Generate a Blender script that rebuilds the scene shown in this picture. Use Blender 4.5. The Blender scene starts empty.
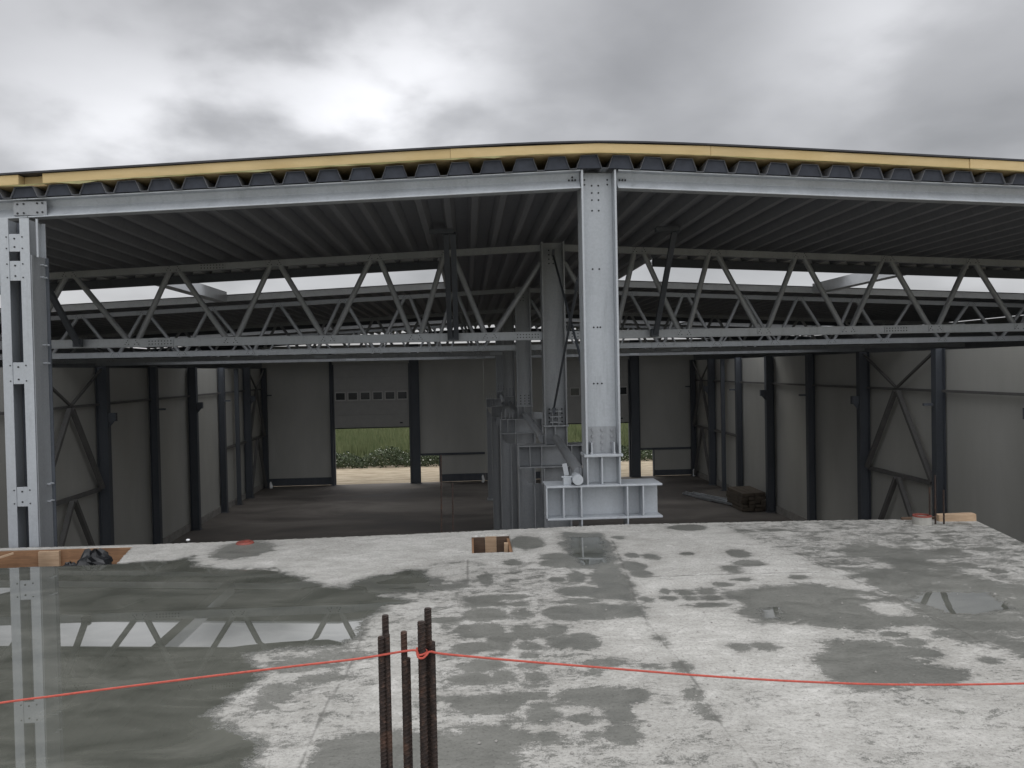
import bpy, math, random
import numpy as np
from mathutils import Vector, Matrix
random.seed(7)
rng = np.random.default_rng(7)
sc = bpy.context.scene
rad = math.radians
# ------------------------------------------------------------------ camera
F = 800.0; YAW = rad(3.22); PIT = rad(1.07); ROLL = rad(1.15)
CAM = Vector((0, 0, 1.6))
fw = Vector((math.sin(YAW)*math.cos(PIT), math.cos(YAW)*math.cos(PIT), -math.sin(PIT)))
r0 = Vector((math.cos(YAW), -math.sin(YAW), 0)); u0 = r0.cross(fw)
cr = r0*math.cos(ROLL) - u0*math.sin(ROLL); cu = u0*math.cos(ROLL) + r0*math.sin(ROLL)
cd = bpy.data.cameras.new('camera'); cam = bpy.data.objects.new('camera', cd)
sc.collection.objects.link(cam); sc.camera = cam
M = Matrix((cr, cu, -fw)).transposed().to_4x4(); M.translation = CAM
cam.matrix_world = M
cd.sensor_width = 36; cd.lens = F*36/1024; cd.clip_end = 3000; cd.clip_start = 0.05
def ray(x, y): return cr*((x-512)/F) - cu*((y-384)/F) + fw
def at_z(x, y, z=0.0):
    v = ray(x, y); return CAM + v*((z-CAM.z)/v.z)
def at_y(x, y, Y):
    v = ray(x, y); return CAM + v*(Y/v.y)
# ------------------------------------------------------------------ sky
EL, AZ = 48, -28     # sun height, sun bearing (to the left of the building axis)
w = bpy.data.worlds.new('World'); sc.world = w; w.use_nodes = True
nt = w.node_tree; N = nt.nodes; L = nt.links; N.clear()
def nd(t, **k):
    n = N.new(t)
    for a, b in k.items(): setattr(n, a, b)
    return n
def wm(op, a, b=None, c=None, clamp=False):
    n = N.new('ShaderNodeMath'); n.operation = op; n.use_clamp = clamp
    for i, v in enumerate((a, b, c)):
        if v is None: continue
        if isinstance(v, (int, float)): n.inputs[i].default_value = v
        else: L.new(v, n.inputs[i])
    return n.outputs[0]
out = nd('ShaderNodeOutputWorld'); bg = nd('ShaderNodeBackground'); L.new(bg.outputs[0], out.inputs[0])
bg.inputs[1].default_value = 0.1
sky = nd('ShaderNodeTexSky', sky_type='NISHITA'); sky.sun_disc = False
sky.sun_elevation = rad(EL); sky.sun_rotation = rad(AZ)
tc = nd('ShaderNodeTexCoord'); sep = nd('ShaderNodeSeparateXYZ'); L.new(tc.outputs['Generated'], sep.inputs[0])
zz = wm('ADD', wm('MAXIMUM', sep.outputs[2], 0.0), 0.30)
cmb = nd('ShaderNodeCombineXYZ'); L.new(wm('DIVIDE', sep.outputs[0], zz), cmb.inputs[0]); L.new(wm('DIVIDE', sep.outputs[1], zz), cmb.inputs[1])
n1 = nd('ShaderNodeTexNoise'); n1.inputs['Scale'].default_value = 2.3; n1.inputs['Detail'].default_value = 7; n1.inputs['Roughness'].default_value = .44; n1.inputs['Distortion'].default_value = .25
L.new(cmb.outputs[0], n1.inputs['Vector'])
n2 = nd('ShaderNodeTexNoise'); n2.inputs['Scale'].default_value = 1.1; n2.inputs['Detail'].default_value = 3
L.new(cmb.outputs[0], n2.inputs['Vector'])
n3 = nd('ShaderNodeTexNoise'); n3.inputs['Scale'].default_value = 2.6; n3.inputs['Detail'].default_value = 6; n3.inputs['Roughness'].default_value = .48; n3.inputs['Distortion'].default_value = .1
L.new(cmb.outputs[0], n3.inputs['Vector'])
base = wm('ADD', wm('MULTIPLY', n1.outputs[0], 4.6), wm('ADD', wm('MULTIPLY', n2.outputs[0], 2.0), wm('MULTIPLY', n3.outputs[0], 1.6)))
base = wm('ADD', base, 0.95)
gate = nd('ShaderNodeMapRange'); gate.interpolation_type = 'SMOOTHSTEP'; gate.inputs[1].default_value = .36; gate.inputs[2].default_value = .60
gate.inputs[3].default_value = .12; gate.inputs[4].default_value = 1.25; L.new(n3.outputs[0], gate.inputs[0])
# brighter and darker parts of the cloud cover, by direction
def bump(px, py, sig, amp):
    global base
    d = ray(px, py).normalized()
    v = nd('ShaderNodeVectorMath', operation='DOT_PRODUCT'); nn = nd('ShaderNodeVectorMath', operation='NORMALIZE')
    L.new(tc.outputs['Generated'], nn.inputs[0]); L.new(nn.outputs[0], v.inputs[0]); v.inputs[1].default_value = d
    g = wm('POWER', 2.718, wm('MULTIPLY', wm('SUBTRACT', v.outputs['Value'], 1.0), 1.0/(sig*sig)))
    jit = gate.outputs[0] if amp > 0 else wm('ADD', .6, wm('MULTIPLY', n1.outputs[0], .8))
    base = wm('ADD', base, wm('MULTIPLY', wm('MULTIPLY', g, wm('MAXIMUM', jit, 0.0)), amp))
bump(320, 100, .075, 3.2); bump(410, 115, .07, 2.6); bump(105, 132, .09, 3.2); bump(190, 105, .05, 1.2); bump(455, 33, .05, 1.6)
bump(875, 18, .06, 1.6); bump(300, 10, .09, -.7); bump(200, 45, .08, -1.0); bump(50, 35, .10, -.7); bump(740, 80, .13, -.5); bump(1000, 110, .15, .8)
bump(560, 120, .09, .9); bump(250, 160, .1, .6); bump(620, 30, .10, -.7)
base = wm('MAXIMUM', base, 2.2)
# overcast skies brighten towards the zenith and, here, behind the photographer
up = wm('ADD', 1.0, wm('MULTIPLY', wm('MAXIMUM', wm('SUBTRACT', sep.outputs[2], .42), 0.0), 4.2))
back = wm('ADD', 1.0, wm('MULTIPLY', wm('MAXIMUM', wm('MULTIPLY', sep.outputs[1], -1.0), 0.0), 1.3))
val = wm('MULTIPLY', wm('MULTIPLY', base, up), back)
col = nd('ShaderNodeCombineXYZ'); L.new(wm('MULTIPLY', val, .985), col.inputs[0]); L.new(wm('MULTIPLY', val, .99), col.inputs[1]); L.new(wm('MULTIPLY', val, 1.02), col.inputs[2])
mx = nd('ShaderNodeMix', data_type='RGBA'); mx.inputs[0].default_value = .93
L.new(sky.outputs[0], mx.inputs[6]); L.new(col.outputs[0], mx.inputs[7]); L.new(mx.outputs[2], bg.inputs[0])
sl = bpy.data.lights.new('sun', 'SUN'); sl.energy = .55; sl.angle = rad(25); sl.color = (1, .97, .93)
so = bpy.data.objects.new('sun', sl); sc.collection.objects.link(so)
sd = Vector((math.sin(rad(AZ))*math.cos(rad(EL)), math.cos(rad(AZ))*math.cos(rad(EL)), math.sin(rad(EL))))
so.rotation_euler = sd.to_track_quat('Z', 'Y').to_euler()
sc.view_settings.view_transform = 'Standard'; sc.view_settings.look = 'None'
sc.view_settings.exposure = 0; sc.view_settings.gamma = 1; sc.view_settings.use_curve_mapping = False
sc.render.engine = 'CYCLES'
# ------------------------------------------------------------------ materials
class Mt:
    def __init__(s, name):
        s.m = bpy.data.materials.new(name); s.m.use_nodes = True; s.t = s.m.node_tree
        s.N = s.t.nodes; s.L = s.t.links; s.p = s.N['Principled BSDF']
        s.tc = s.N.new('ShaderNodeTexCoord')
    def lk(s, a, b): s.L.new(a, b)
    def math(s, op, a, b=None, clamp=False):
        n = s.N.new('ShaderNodeMath'); n.operation = op; n.use_clamp = clamp
        for i, v in enumerate((a, b)):
            if v is None: continue
            if isinstance(v, (int, float)): n.inputs[i].default_value = v
            else: s.lk(v, n.inputs[i])
        return n.outputs[0]
    def noise(s, scale, detail=4, rough=.55, vec=(1, 1, 1), dist=0, coord='Object'):
        mp = s.N.new('ShaderNodeMapping'); mp.inputs['Scale'].default_value = vec
        if coord == 'World':
            g = s.N.new('ShaderNodeNewGeometry'); s.lk(g.outputs['Position'], mp.inputs[0])
        else: s.lk(s.tc.outputs[coord], mp.inputs[0])
        n = s.N.new('ShaderNodeTexNoise'); n.inputs['Scale'].default_value = scale; n.inputs['Detail'].default_value = detail
        n.inputs['Roughness'].default_value = rough; n.inputs['Distortion'].default_value = dist
        s.lk(mp.outputs[0], n.inputs['Vector']); return n.outputs[0]
    def vor(s, scale, feature='F1'):
        n = s.N.new('ShaderNodeTexVoronoi'); n.inputs['Scale'].default_value = scale; n.feature = feature
        s.lk(s.tc.outputs['Object'], n.inputs['Vector']); return n
    def ramp(s, f, stops):
        r = s.N.new('ShaderNodeValToRGB'); e = r.color_ramp.elements
        while len(e) < len(stops): e.new(.5)
        for i, (p, c) in enumerate(stops):
            e[i].position = p; e[i].color = (c[0], c[1], c[2], 1) if isinstance(c, tuple) else (c, c, c, 1)
        s.lk(f, r.inputs[0]); return r.outputs[0]
    def mix(s, f, a, b, mode='MIX'):
        n = s.N.new('ShaderNodeMix'); n.data_type = 'RGBA'; n.blend_type = mode
        for i, v in ((0, f), (6, a), (7, b)):
            if isinstance(v, (int, float)): n.inputs[i].default_value = v if i == 0 else (v, v, v, 1)
            elif isinstance(v, tuple): n.inputs[i].default_value = (*v, 1)
            else: s.lk(v, n.inputs[i])
        return n.outputs[2]
    def bump(s, h, strength, dist=.01, normal=None):
        b = s.N.new('ShaderNodeBump'); b.inputs['Strength'].default_value = strength; b.inputs['Distance'].default_value = dist
        s.lk(h, b.inputs['Height'])
        if normal: s.lk(normal, b.inputs['Normal'])
        return b.outputs[0]
    def set(s, k, v):
        i = s.p.inputs[k]
        if isinstance(v, (int, float)): i.default_value = v
        elif isinstance(v, tuple): i.default_value = (*v, 1)
        else: s.lk(v, i)
def galv(name, c, var=.12, rough=.5, metal=.35):
    m = Mt(name)
    v = m.vor(55); v2 = m.noise(3, 5, .6, (1, 1, .25)); sp = m.N.new('ShaderNodeSeparateColor'); m.lk(v.outputs['Color'], sp.inputs[0])
    f = m.math('ADD', m.math('MULTIPLY', sp.outputs[0], .15), m.math('MULTIPLY', v2, .85))
    lo = tuple(x*(1-var) for x in c); hi = tuple(min(1, x*(1+var)) for x in c)
    cc = m.ramp(f, [(.25, lo), (.7, hi)])
    st = m.ramp(m.noise(9, 6, .7, (1, 1, .12)), [(.55, 0.0), (.72, 1.0)])
    m.set('Base Color', m.mix(m.math('MULTIPLY', st, .5), cc, tuple(x*.62 for x in c)))
    m.set('Metallic', metal); m.set('Roughness', m.math('ADD', m.math('MULTIPLY', v2, .25), rough-.12))
    m.set('Normal', m.bump(m.noise(40, 3), .08, .002))
    return m.m
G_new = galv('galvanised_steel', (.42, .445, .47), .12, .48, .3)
G_shaded = galv('shaded_galvanised_steel', (.31, .325, .34), .15, .5, .25)  # darker copy of the galvanised steel, hall shade put into its colour
G_brace = galv('dirty_brace_steel', (.13, .128, .125), .2, .65, .1)
G_post = galv('dark_grey_steel', (.085, .095, .11), .2, .6, .1)  # dark bluish-grey tone for posts, rafters, rods and door frames
G_deck = galv('galvanised_deck', (.21, .22, .24), .1, .65, .1)
def plain(name, c, rough=.6, var=.15, scale=6, bump=.1, metal=0, vec=(1, 1, 1)):
    m = Mt(name); f = m.noise(scale, 6, .6, vec)
    m.set('Base Color', m.ramp(f, [(.3, tuple(x*(1-var) for x in c)), (.7, tuple(min(1, x*(1+var)) for x in c))]))
    m.set('Roughness', rough); m.set('Metallic', metal)
    if bump: m.set('Normal', m.bump(m.noise(scale*9, 4, .6, vec), bump, .004))
    return m.m
M_hole = plain('dark_bolt', (.02, .021, .023), .6, .1, 10, 0)
M_bolt = plain('zinc_bolt', (.3, .31, .33), .4, .1, 10, 0, .5)
M_fill = plain('profile_filler_foam', (.04, .046, .06), .85, .2, 12, .2)
M_membrane = plain('dark_roof_membrane', (.035, .036, .042), .6, .25, 5, .2)
M_film = plain('yellow_film', (.30, .28, .12), .35, .2, 8, .3)
M_rope = plain('red_rope', (.46, .075, .05), .55, .2, 60, .3)
M_curb = plain('white_curb_sheet', (.62, .64, .66), .4, .08, 3, .05)
M_grey = plain('grey_panel', (.22, .23, .24), .6, .08, 3, .05)
M_dark = plain('black_plastic', (.012, .013, .015), .32, .2, 20, .2)
M_red = plain('red_plastic', (.24, .06, .045), .5, .3, 20, .3)
M_white = plain('white_plastic', (.85, .86, .86), .4, .05, 20, .1)
M_blue = plain('blue_plastic', (.18, .24, .32), .3, .3, 12, .2)
M_frame = plain('pale_window_frame', (.55, .55, .53), .5, .05, 4, 0)
M_door = plain('door_sheet', (.36, .36, .345), .45, .06, 4, .05, .1)
M_pane = plain('door_pane', (.03, .033, .036), .15, .1, 4, 0)
M_mortar = plain('grey_cement_pipe', (.36, .35, .32), .85, .2, 9, .4)
def foam():
    m = Mt('yellow_insulation_foam'); f = m.noise(5, 6, .6, (.5, 1, 2)); g = m.noise(1.1, 3)
    c = m.ramp(f, [(.3, (.56, .42, .205)), (.7, (.67, .52, .28))])
    m.set('Base Color', m.mix(m.ramp(g, [(.45, 0.0), (.7, .45)]), c, (.46, .36, .20)))
    m.set('Roughness', .85); m.set('Normal', m.bump(m.noise(60, 4), .35, .004)); return m.m
M_foam = foam()
def panel():
    m = Mt('light_sandwich_panel'); f = m.noise(.8, 4, .5, (1, 1, .4)); d = m.noise(3, 6, .7, (1, 1, .2))
    w_ = m.N.new('ShaderNodeTexWave'); w_.bands_direction = 'Z'; w_.inputs['Scale'].default_value = 5; w_.inputs['Distortion'].default_value = 0
    m.lk(m.tc.outputs['Object'], w_.inputs[0])
    c = m.ramp(f, [(.3, (.41, .41, .38)), (.7, (.49, .49, .46))])
    m.set('Base Color', m.mix(m.ramp(d, [(.5, 0.0), (.8, .35)]), c, (.38, .375, .35)))
    m.set('Roughness', .55); m.set('Normal', m.bump(w_.outputs[1], .12, .003)); return m.m
M_panel = panel()
def wood(name, a, b):
    m = Mt(name); f = m.noise(4, 8, .65, (1.2, 14, 14), .6)
    c = m.ramp(f, [(.25, a), (.7, b)]); st = m.ramp(m.noise(3, 5), [(.5, 0.0), (.72, .5)])
    m.set('Base Color', m.mix(st, c, tuple(x*.5 for x in a))); m.set('Roughness', .8)
    m.set('Normal', m.bump(f, .3, .004)); return m.m
M_wood = wood('stained_formwork_timber', (.16, .085, .045), (.34, .19, .10))
M_wood2 = wood('pale_sawn_timber', (.34, .23, .14), (.52, .38, .26))
M_wood3 = wood('dark_damp_timber', (.07, .045, .03), (.14, .09, .06))
M_old = wood('weathered_timber', (.075, .06, .045), (.15, .125, .095))
def rust():
    m = Mt('rusty_rebar_steel'); f = m.noise(60, 6, .65); g = m.noise(9, 4)
    c = m.ramp(f, [(.3, (.014, .010, .009)), (.55, (.036, .023, .018)), (.75, (.12, .07, .05))])
    m.set('Base Color', m.mix(m.ramp(g, [(.58, 0.0), (.74, .45)]), c, (.17, .08, .045)))
    m.set('Roughness', .75); m.set('Metallic', .15); m.set('Normal', m.bump(f, .5, .002)); return m.m
M_rust = rust()
def slab_mat():
    m = Mt('wet_and_dry_concrete')
    aw = m.N.new('ShaderNodeAttribute'); aw.attribute_name = 'wet'; ap = m.N.new('ShaderNodeAttribute'); ap.attribute_name = 'puddle'
    al = m.N.new('ShaderNodeAttribute'); al.attribute_name = 'joint'
    wet, pud, joi = aw.outputs['Fac'], ap.outputs['Fac'], al.outputs['Fac']
    e1 = m.noise(7, 10, .72, (.7, 1, 1), .4); e2 = m.noise(34, 6, .65, (.7, 1, 1))
    edge = m.math('ADD', m.math('MULTIPLY', m.math('SUBTRACT', e1, .5), 1.0), m.math('ADD', m.math('MULTIPLY', m.math('SUBTRACT', e2, .5), .5), m.math('MULTIPLY', m.math('SUBTRACT', m.noise(130, 3, .6), .5), .45)))
    wv = m.ramp(m.math('ADD', wet, edge), [(.43, 0.0), (.54, 1.0)])
    halo = m.ramp(m.math('ADD', wet, m.math('MULTIPLY', edge, 1.1)), [(.02, 0.0), (.45, 1.0)])
    pv = m.ramp(m.math('ADD', pud, m.math('MULTIPLY', edge, .8)), [(.44, 0.0), (.56, 1.0)])
    big = m.noise(.9, 5, .6, (1, 1, 1), .3); mid = m.noise(4.5, 8, .7, (.75, 1.1, 1), .8); fine = m.noise(55, 8, .82); str_ = m.noise(16, 7, .7, (.5, 1.3, 1), 1.0)
    dry = m.ramp(m.math('ADD', m.math('ADD', m.math('MULTIPLY', big, .25), m.math('MULTIPLY', fine, .35)), m.math('MULTIPLY', mid, .4)), [(.38, (.30, .292, .268)), (.5, (.41, .402, .375)), (.60, (.56, .55, .52))])
    dry = m.mix(m.ramp(str_, [(.54, 0.0), (.66, .6)]), dry, (.60, .59, .56))
    sc_ = m.noise(24, 7, .72, (.8, 1.2, 1), .6); zone = m.ramp(m.noise(1.1, 4, .6), [(.42, .15), (.62, 1.0)])
    dry = m.mix(m.math('MULTIPLY', m.ramp(sc_, [(.36, .9), (.47, 0.0)]), zone), dry, (.24, .235, .215))
    dry = m.mix(m.ramp(fine, [(.36, .85), (.46, 0.0)]), dry, (.17, .165, .15))
    dry = m.mix(m.ramp(m.noise(40, 3, .5), [(.61, 0.0), (.67, .5)]), dry, (.24, .235, .22))
    wc = m.ramp(m.math('ADD', m.math('MULTIPLY', big, .5), m.math('MULTIPLY', mid, .5)), [(.35, (.10, .102, .092)), (.5, (.14, .141, .127)), (.65, (.19, .19, .172))])
    wc = m.mix(m.ramp(fine, [(.54, 0.0), (.68, .5)]), wc, (.27, .268, .245))
    wc = m.mix(m.ramp(m.noise(60, 4, .6), [(.34, .6), (.46, 0.0)]), wc, (.06, .06, .053))
    pc = m.ramp(m.noise(2.2, 9, .68, (.6, 1.2, 1), .8), [(.36, (.075, .078, .066)), (.5, (.11, .113, .097)), (.62, (.145, .147, .128))])
    c = m.mix(m.math('MULTIPLY', halo, .38), dry, (.24, .235, .215))
    c = m.mix(m.math('MULTIPLY', wv, .96), c, wc); c = m.mix(pv, c, pc)
    jl = m.ramp(m.math('ADD', joi, m.math('MULTIPLY', m.math('SUBTRACT', e1, .5), 2.2)), [(.40, 0.0), (.9, .7)])
    c = m.mix(jl, c, (.11, .108, .098)); m.set('Base Color', c)
    r = m.mix(wv, .9, m.ramp(mid, [(.4, .34), (.65, .55)])); r = m.mix(pv, r, .012); m.set('Roughness', r)
    m.set('IOR', m.math('ADD', m.math('MULTIPLY', pv, 1.05), 1.4))
    hs = m.math('MULTIPLY', m.math('SUBTRACT', 1.0, pv), m.math('SUBTRACT', 1.0, m.math('MULTIPLY', wv, .5)))
    h = m.math('ADD', m.math('MULTIPLY', fine, .5), m.math('ADD', m.math('MULTIPLY', str_, .8), m.math('MULTIPLY', mid, .9)))
    h = m.math('SUBTRACT', h, m.math('MULTIPLY', joi, 1.2))
    m.set('Normal', m.bump(m.math('MULTIPLY', h, hs), .55, .012))
    return m.m
M_slab = slab_mat()
M_conc = plain('grey_concrete', (.30, .29, .27), .9, .2, 4, .3)
def hallfloor():
    m = Mt('damp_brown_floor'); a = m.noise(.35, 6, .6, (.6, 1.2, 1), .5); b = m.noise(3, 6, .65, (.5, 1.6, 1))
    c = m.ramp(a, [(.36, (.05, .044, .039)), (.5, (.15, .135, .12)), (.68, (.25, .23, .205))])
    m.set('Base Color', m.mix(m.math('MULTIPLY', b, .5), c, (.125, .115, .105)))
    m.set('Roughness', m.ramp(a, [(.36, .62), (.5, .92)])); m.set('Normal', m.bump(b, .4, .02)); return m.m
M_hall = hallfloor()
def soil():
    m = Mt('sand_track'); a = m.noise(1.6, 8, .7, (.5, 1.6, 1)); b = m.vor(2.4)
    c = m.ramp(a, [(.32, (.28, .22, .14)), (.5, (.46, .38, .27)), (.66, (.58, .50, .37))])
    m.set('Base Color', c); m.set('Roughness', .95); m.set('Normal', m.bump(a, .8, .15)); return m.m
M_sand = soil()
def grassm():
    m = Mt('grass_ground'); a = m.noise(.4, 6, .6); b = m.noise(9, 5)
    c = m.ramp(a, [(.35, (.045, .065, .02)), (.65, (.09, .11, .035))]); m.set('Base Color', m.mix(m.math('MULTIPLY', b, .5), c, (.12, .12, .05)))
    m.set('Roughness', .95); m.set('Normal', m.bump(b, .6, .1)); return m.m
M_gground = grassm()
def leaf(name, a, b):
    m = Mt(name); m.set('Base Color', m.ramp(m.noise(.9, 5, .6), [(.3, a), (.7, b)])); m.set('Roughness', .8); return m.m
M_blade = leaf('meadow_grass', (.08, .115, .042), (.20, .215, .10))
M_weed = leaf('weed_leaf', (.04, .06, .028), (.10, .125, .06))
M_flow = plain('white_flower', (.75, .75, .68), .8, .05, 10, 0)
# ------------------------------------------------------------------ mesh builder
class MB:
    def __init__(s): s.v = []; s.f = []
    def add(s, vs, fs):
        b = len(s.v); s.v += [tuple(v) for v in vs]; s.f += [tuple(b+i for i in f) for f in fs]; return s
    def box(s, x0, x1, y0, y1, z0, z1):
        return s.add([(x, y, z) for x in (x0, x1) for y in (y0, y1) for z in (z0, z1)],
                     [(0, 1, 3, 2), (4, 6, 7, 5), (0, 4, 5, 1), (2, 3, 7, 6), (0, 2, 6, 4), (1, 5, 7, 3)])
    def bar(s, p, q, w, h, up=(0, 0, 1)):
        p, q = Vector(p), Vector(q); d = (q-p).normalized(); u = Vector(up)
        a = d.cross(u).normalized(); b = a.cross(d).normalized()
        vs = [o + a*(i*w/2) + b*(j*h/2) for o in (p, q) for i in (-1, 1) for j in (-1, 1)]
        return s.add(vs, [(0, 1, 3, 2), (4, 6, 7, 5), (0, 4, 5, 1), (2, 3, 7, 6), (0, 2, 6, 4), (1, 5, 7, 3)])
    def tube(s, p, q, r, n=14, r2=None):
        p, q = Vector(p), Vector(q); d = (q-p).normalized(); u = Vector((0, 0, 1)) if abs(d.z) < .9 else Vector((1, 0, 0))
        a = d.cross(u).normalized(); b = a.cross(d); r2 = r if r2 is None else r2
        vs = [o + (a*math.cos(t) + b*math.sin(t))*rr for o, rr in ((p, r), (q, r2)) for t in [2*math.pi*i/n for i in range(n)]]
        return s.add(vs, [(i, (i+1) % n, n+(i+1) % n, n+i) for i in range(n)] + [tuple(range(n-1, -1, -1)), tuple(range(n, 2*n))])
    def path(s, pts, r, n=8):
        pts = [Vector(p) for p in pts]; vs = []; m = len(pts)
        for k, p in enumerate(pts):
            d = (pts[min(k+1, m-1)] - pts[max(k-1, 0)]).normalized(); u = Vector((0, 0, 1)) if abs(d.z) < .9 else Vector((0, 1, 0))
            a = d.cross(u).normalized(); b = a.cross(d)
            vs += [p + (a*math.cos(t) + b*math.sin(t))*r for t in [2*math.pi*i/n for i in range(n)]]
        fs = [(k*n+i, k*n+(i+1) % n, (k+1)*n+(i+1) % n, (k+1)*n+i) for k in range(m-1) for i in range(n)]
        return s.add(vs, fs + [tuple(range(n-1, -1, -1)), tuple(range((m-1)*n, m*n))])
    def prism(s, poly, y0, y1, axis='y'):
        n = len(poly)
        if axis == 'y': vs = [(a, y0, b) for a, b in poly] + [(a, y1, b) for a, b in poly]
        elif axis == 'x': vs = [(y0, a, b) for a, b in poly] + [(y1, a, b) for a, b in poly]
        else: vs = [(a, b, y0) for a, b in poly] + [(a, b, y1) for a, b in poly]
        return s.add(vs, [(i, (i+1) % n, n+(i+1) % n, n+i) for i in range(n)] + [tuple(range(n-1, -1, -1)), tuple(range(n, 2*n))])
    def mesh(s, name, mat, off=(0, 0, 0), smooth=False):
        me = bpy.data.meshes.new(name); o = Vector(off)
        me.from_pydata([tuple(Vector(v)-o) for v in s.v], [], s.f); me.materials.append(mat)
        import bmesh
        bm = bmesh.new(); bm.from_mesh(me); bmesh.ops.recalc_face_normals(bm, faces=bm.faces); bm.to_mesh(me); bm.free()
        if smooth: me.polygons.foreach_set('use_smooth', [True]*len(me.polygons))
        return me
def wpos(o):
    v = Vector(o.location)
    while o.parent: o = o.parent; v += Vector(o.location)
    return v
def part(name, mb, mat, parent=None, bevel=0, label=None, smooth=False):
    off = wpos(parent) if parent else Vector((0, 0, 0))
    o = bpy.data.objects.new(name, mb.mesh(name, mat, off, smooth)); sc.collection.objects.link(o)
    if parent: o.parent = parent
    if bevel:
        b = o.modifiers.new('bevel', 'BEVEL'); b.width = bevel; b.segments = 2; b.limit_method = 'ANGLE'
    if label: o['label'] = label
    return o
def tag(o, label, cat, group=None):
    o['label'] = label; o['category'] = cat
    if group: o['group'] = group
    return o
def thing(name, loc, label, cat, group=None):
    o = bpy.data.objects.new(name, None); o.empty_display_size = .1; o.location = loc; sc.collection.objects.link(o)
    return tag(o, label, cat, group)
def struct(o, kind='structure'): o['kind'] = kind; return o
def kids(o): return [c for c in list(bpy.data.objects) if c.parent == o]
def copy_tree(o, parent=None):
    c = o.copy(); sc.collection.objects.link(c)
    if parent: c.parent = parent
    for ch in kids(o): copy_tree(ch, c)
    return c
# ------------------------------------------------------------------ geometry constants
RX = 1.38            # ridge line / inner column line
GZ = -3.8            # hall floor
WL, WR = -9.75, 11.15
YB = 38.8
SL = .0455
def hz(x): return .13 - .0045*min(abs(x-RX), 7)
XA, XB = -15.0, 17.0
def zr(x): return 3.645 - SL*abs(x-RX)      # underside of the roof deck
FR = [12.6, 19.4, 26.2, 33.0]
POSTS = [11.3, 14.7, 18.1, 21.6, 25.1, 28.5, 31.9, 35.4, 38.45]
# ------------------------------------------------------------------ ground
g = MB().add([(-900, -900, GZ-.03), (900, -900, GZ-.03), (900, 900, GZ-.03), (-900, 900, GZ-.03)], [(0, 1, 2, 3)])
struct(part('ground', g, M_gground))
g = MB().add([(-60, YB-.3, GZ-.015), (60, YB-.3, GZ-.015), (60, 46.5, GZ-.015), (-60, 46.5, GZ-.015)], [(0, 1, 2, 3)])
struct(part('sand_track', g, M_sand))
g = MB().add([(-40, -30, GZ-.018), (40, -30, GZ-.018), (40, 8, GZ-.018), (-40, 8, GZ-.018)], [(0, 1, 2, 3)])
struct(part('yard', g, M_sand))
g = MB().add([(XA, -6, GZ), (XB, -6, GZ), (XB, YB+.05, GZ), (XA, YB+.05, GZ)], [(0, 1, 2, 3)])
struct(part('hall_floor', g, M_hall))
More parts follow.
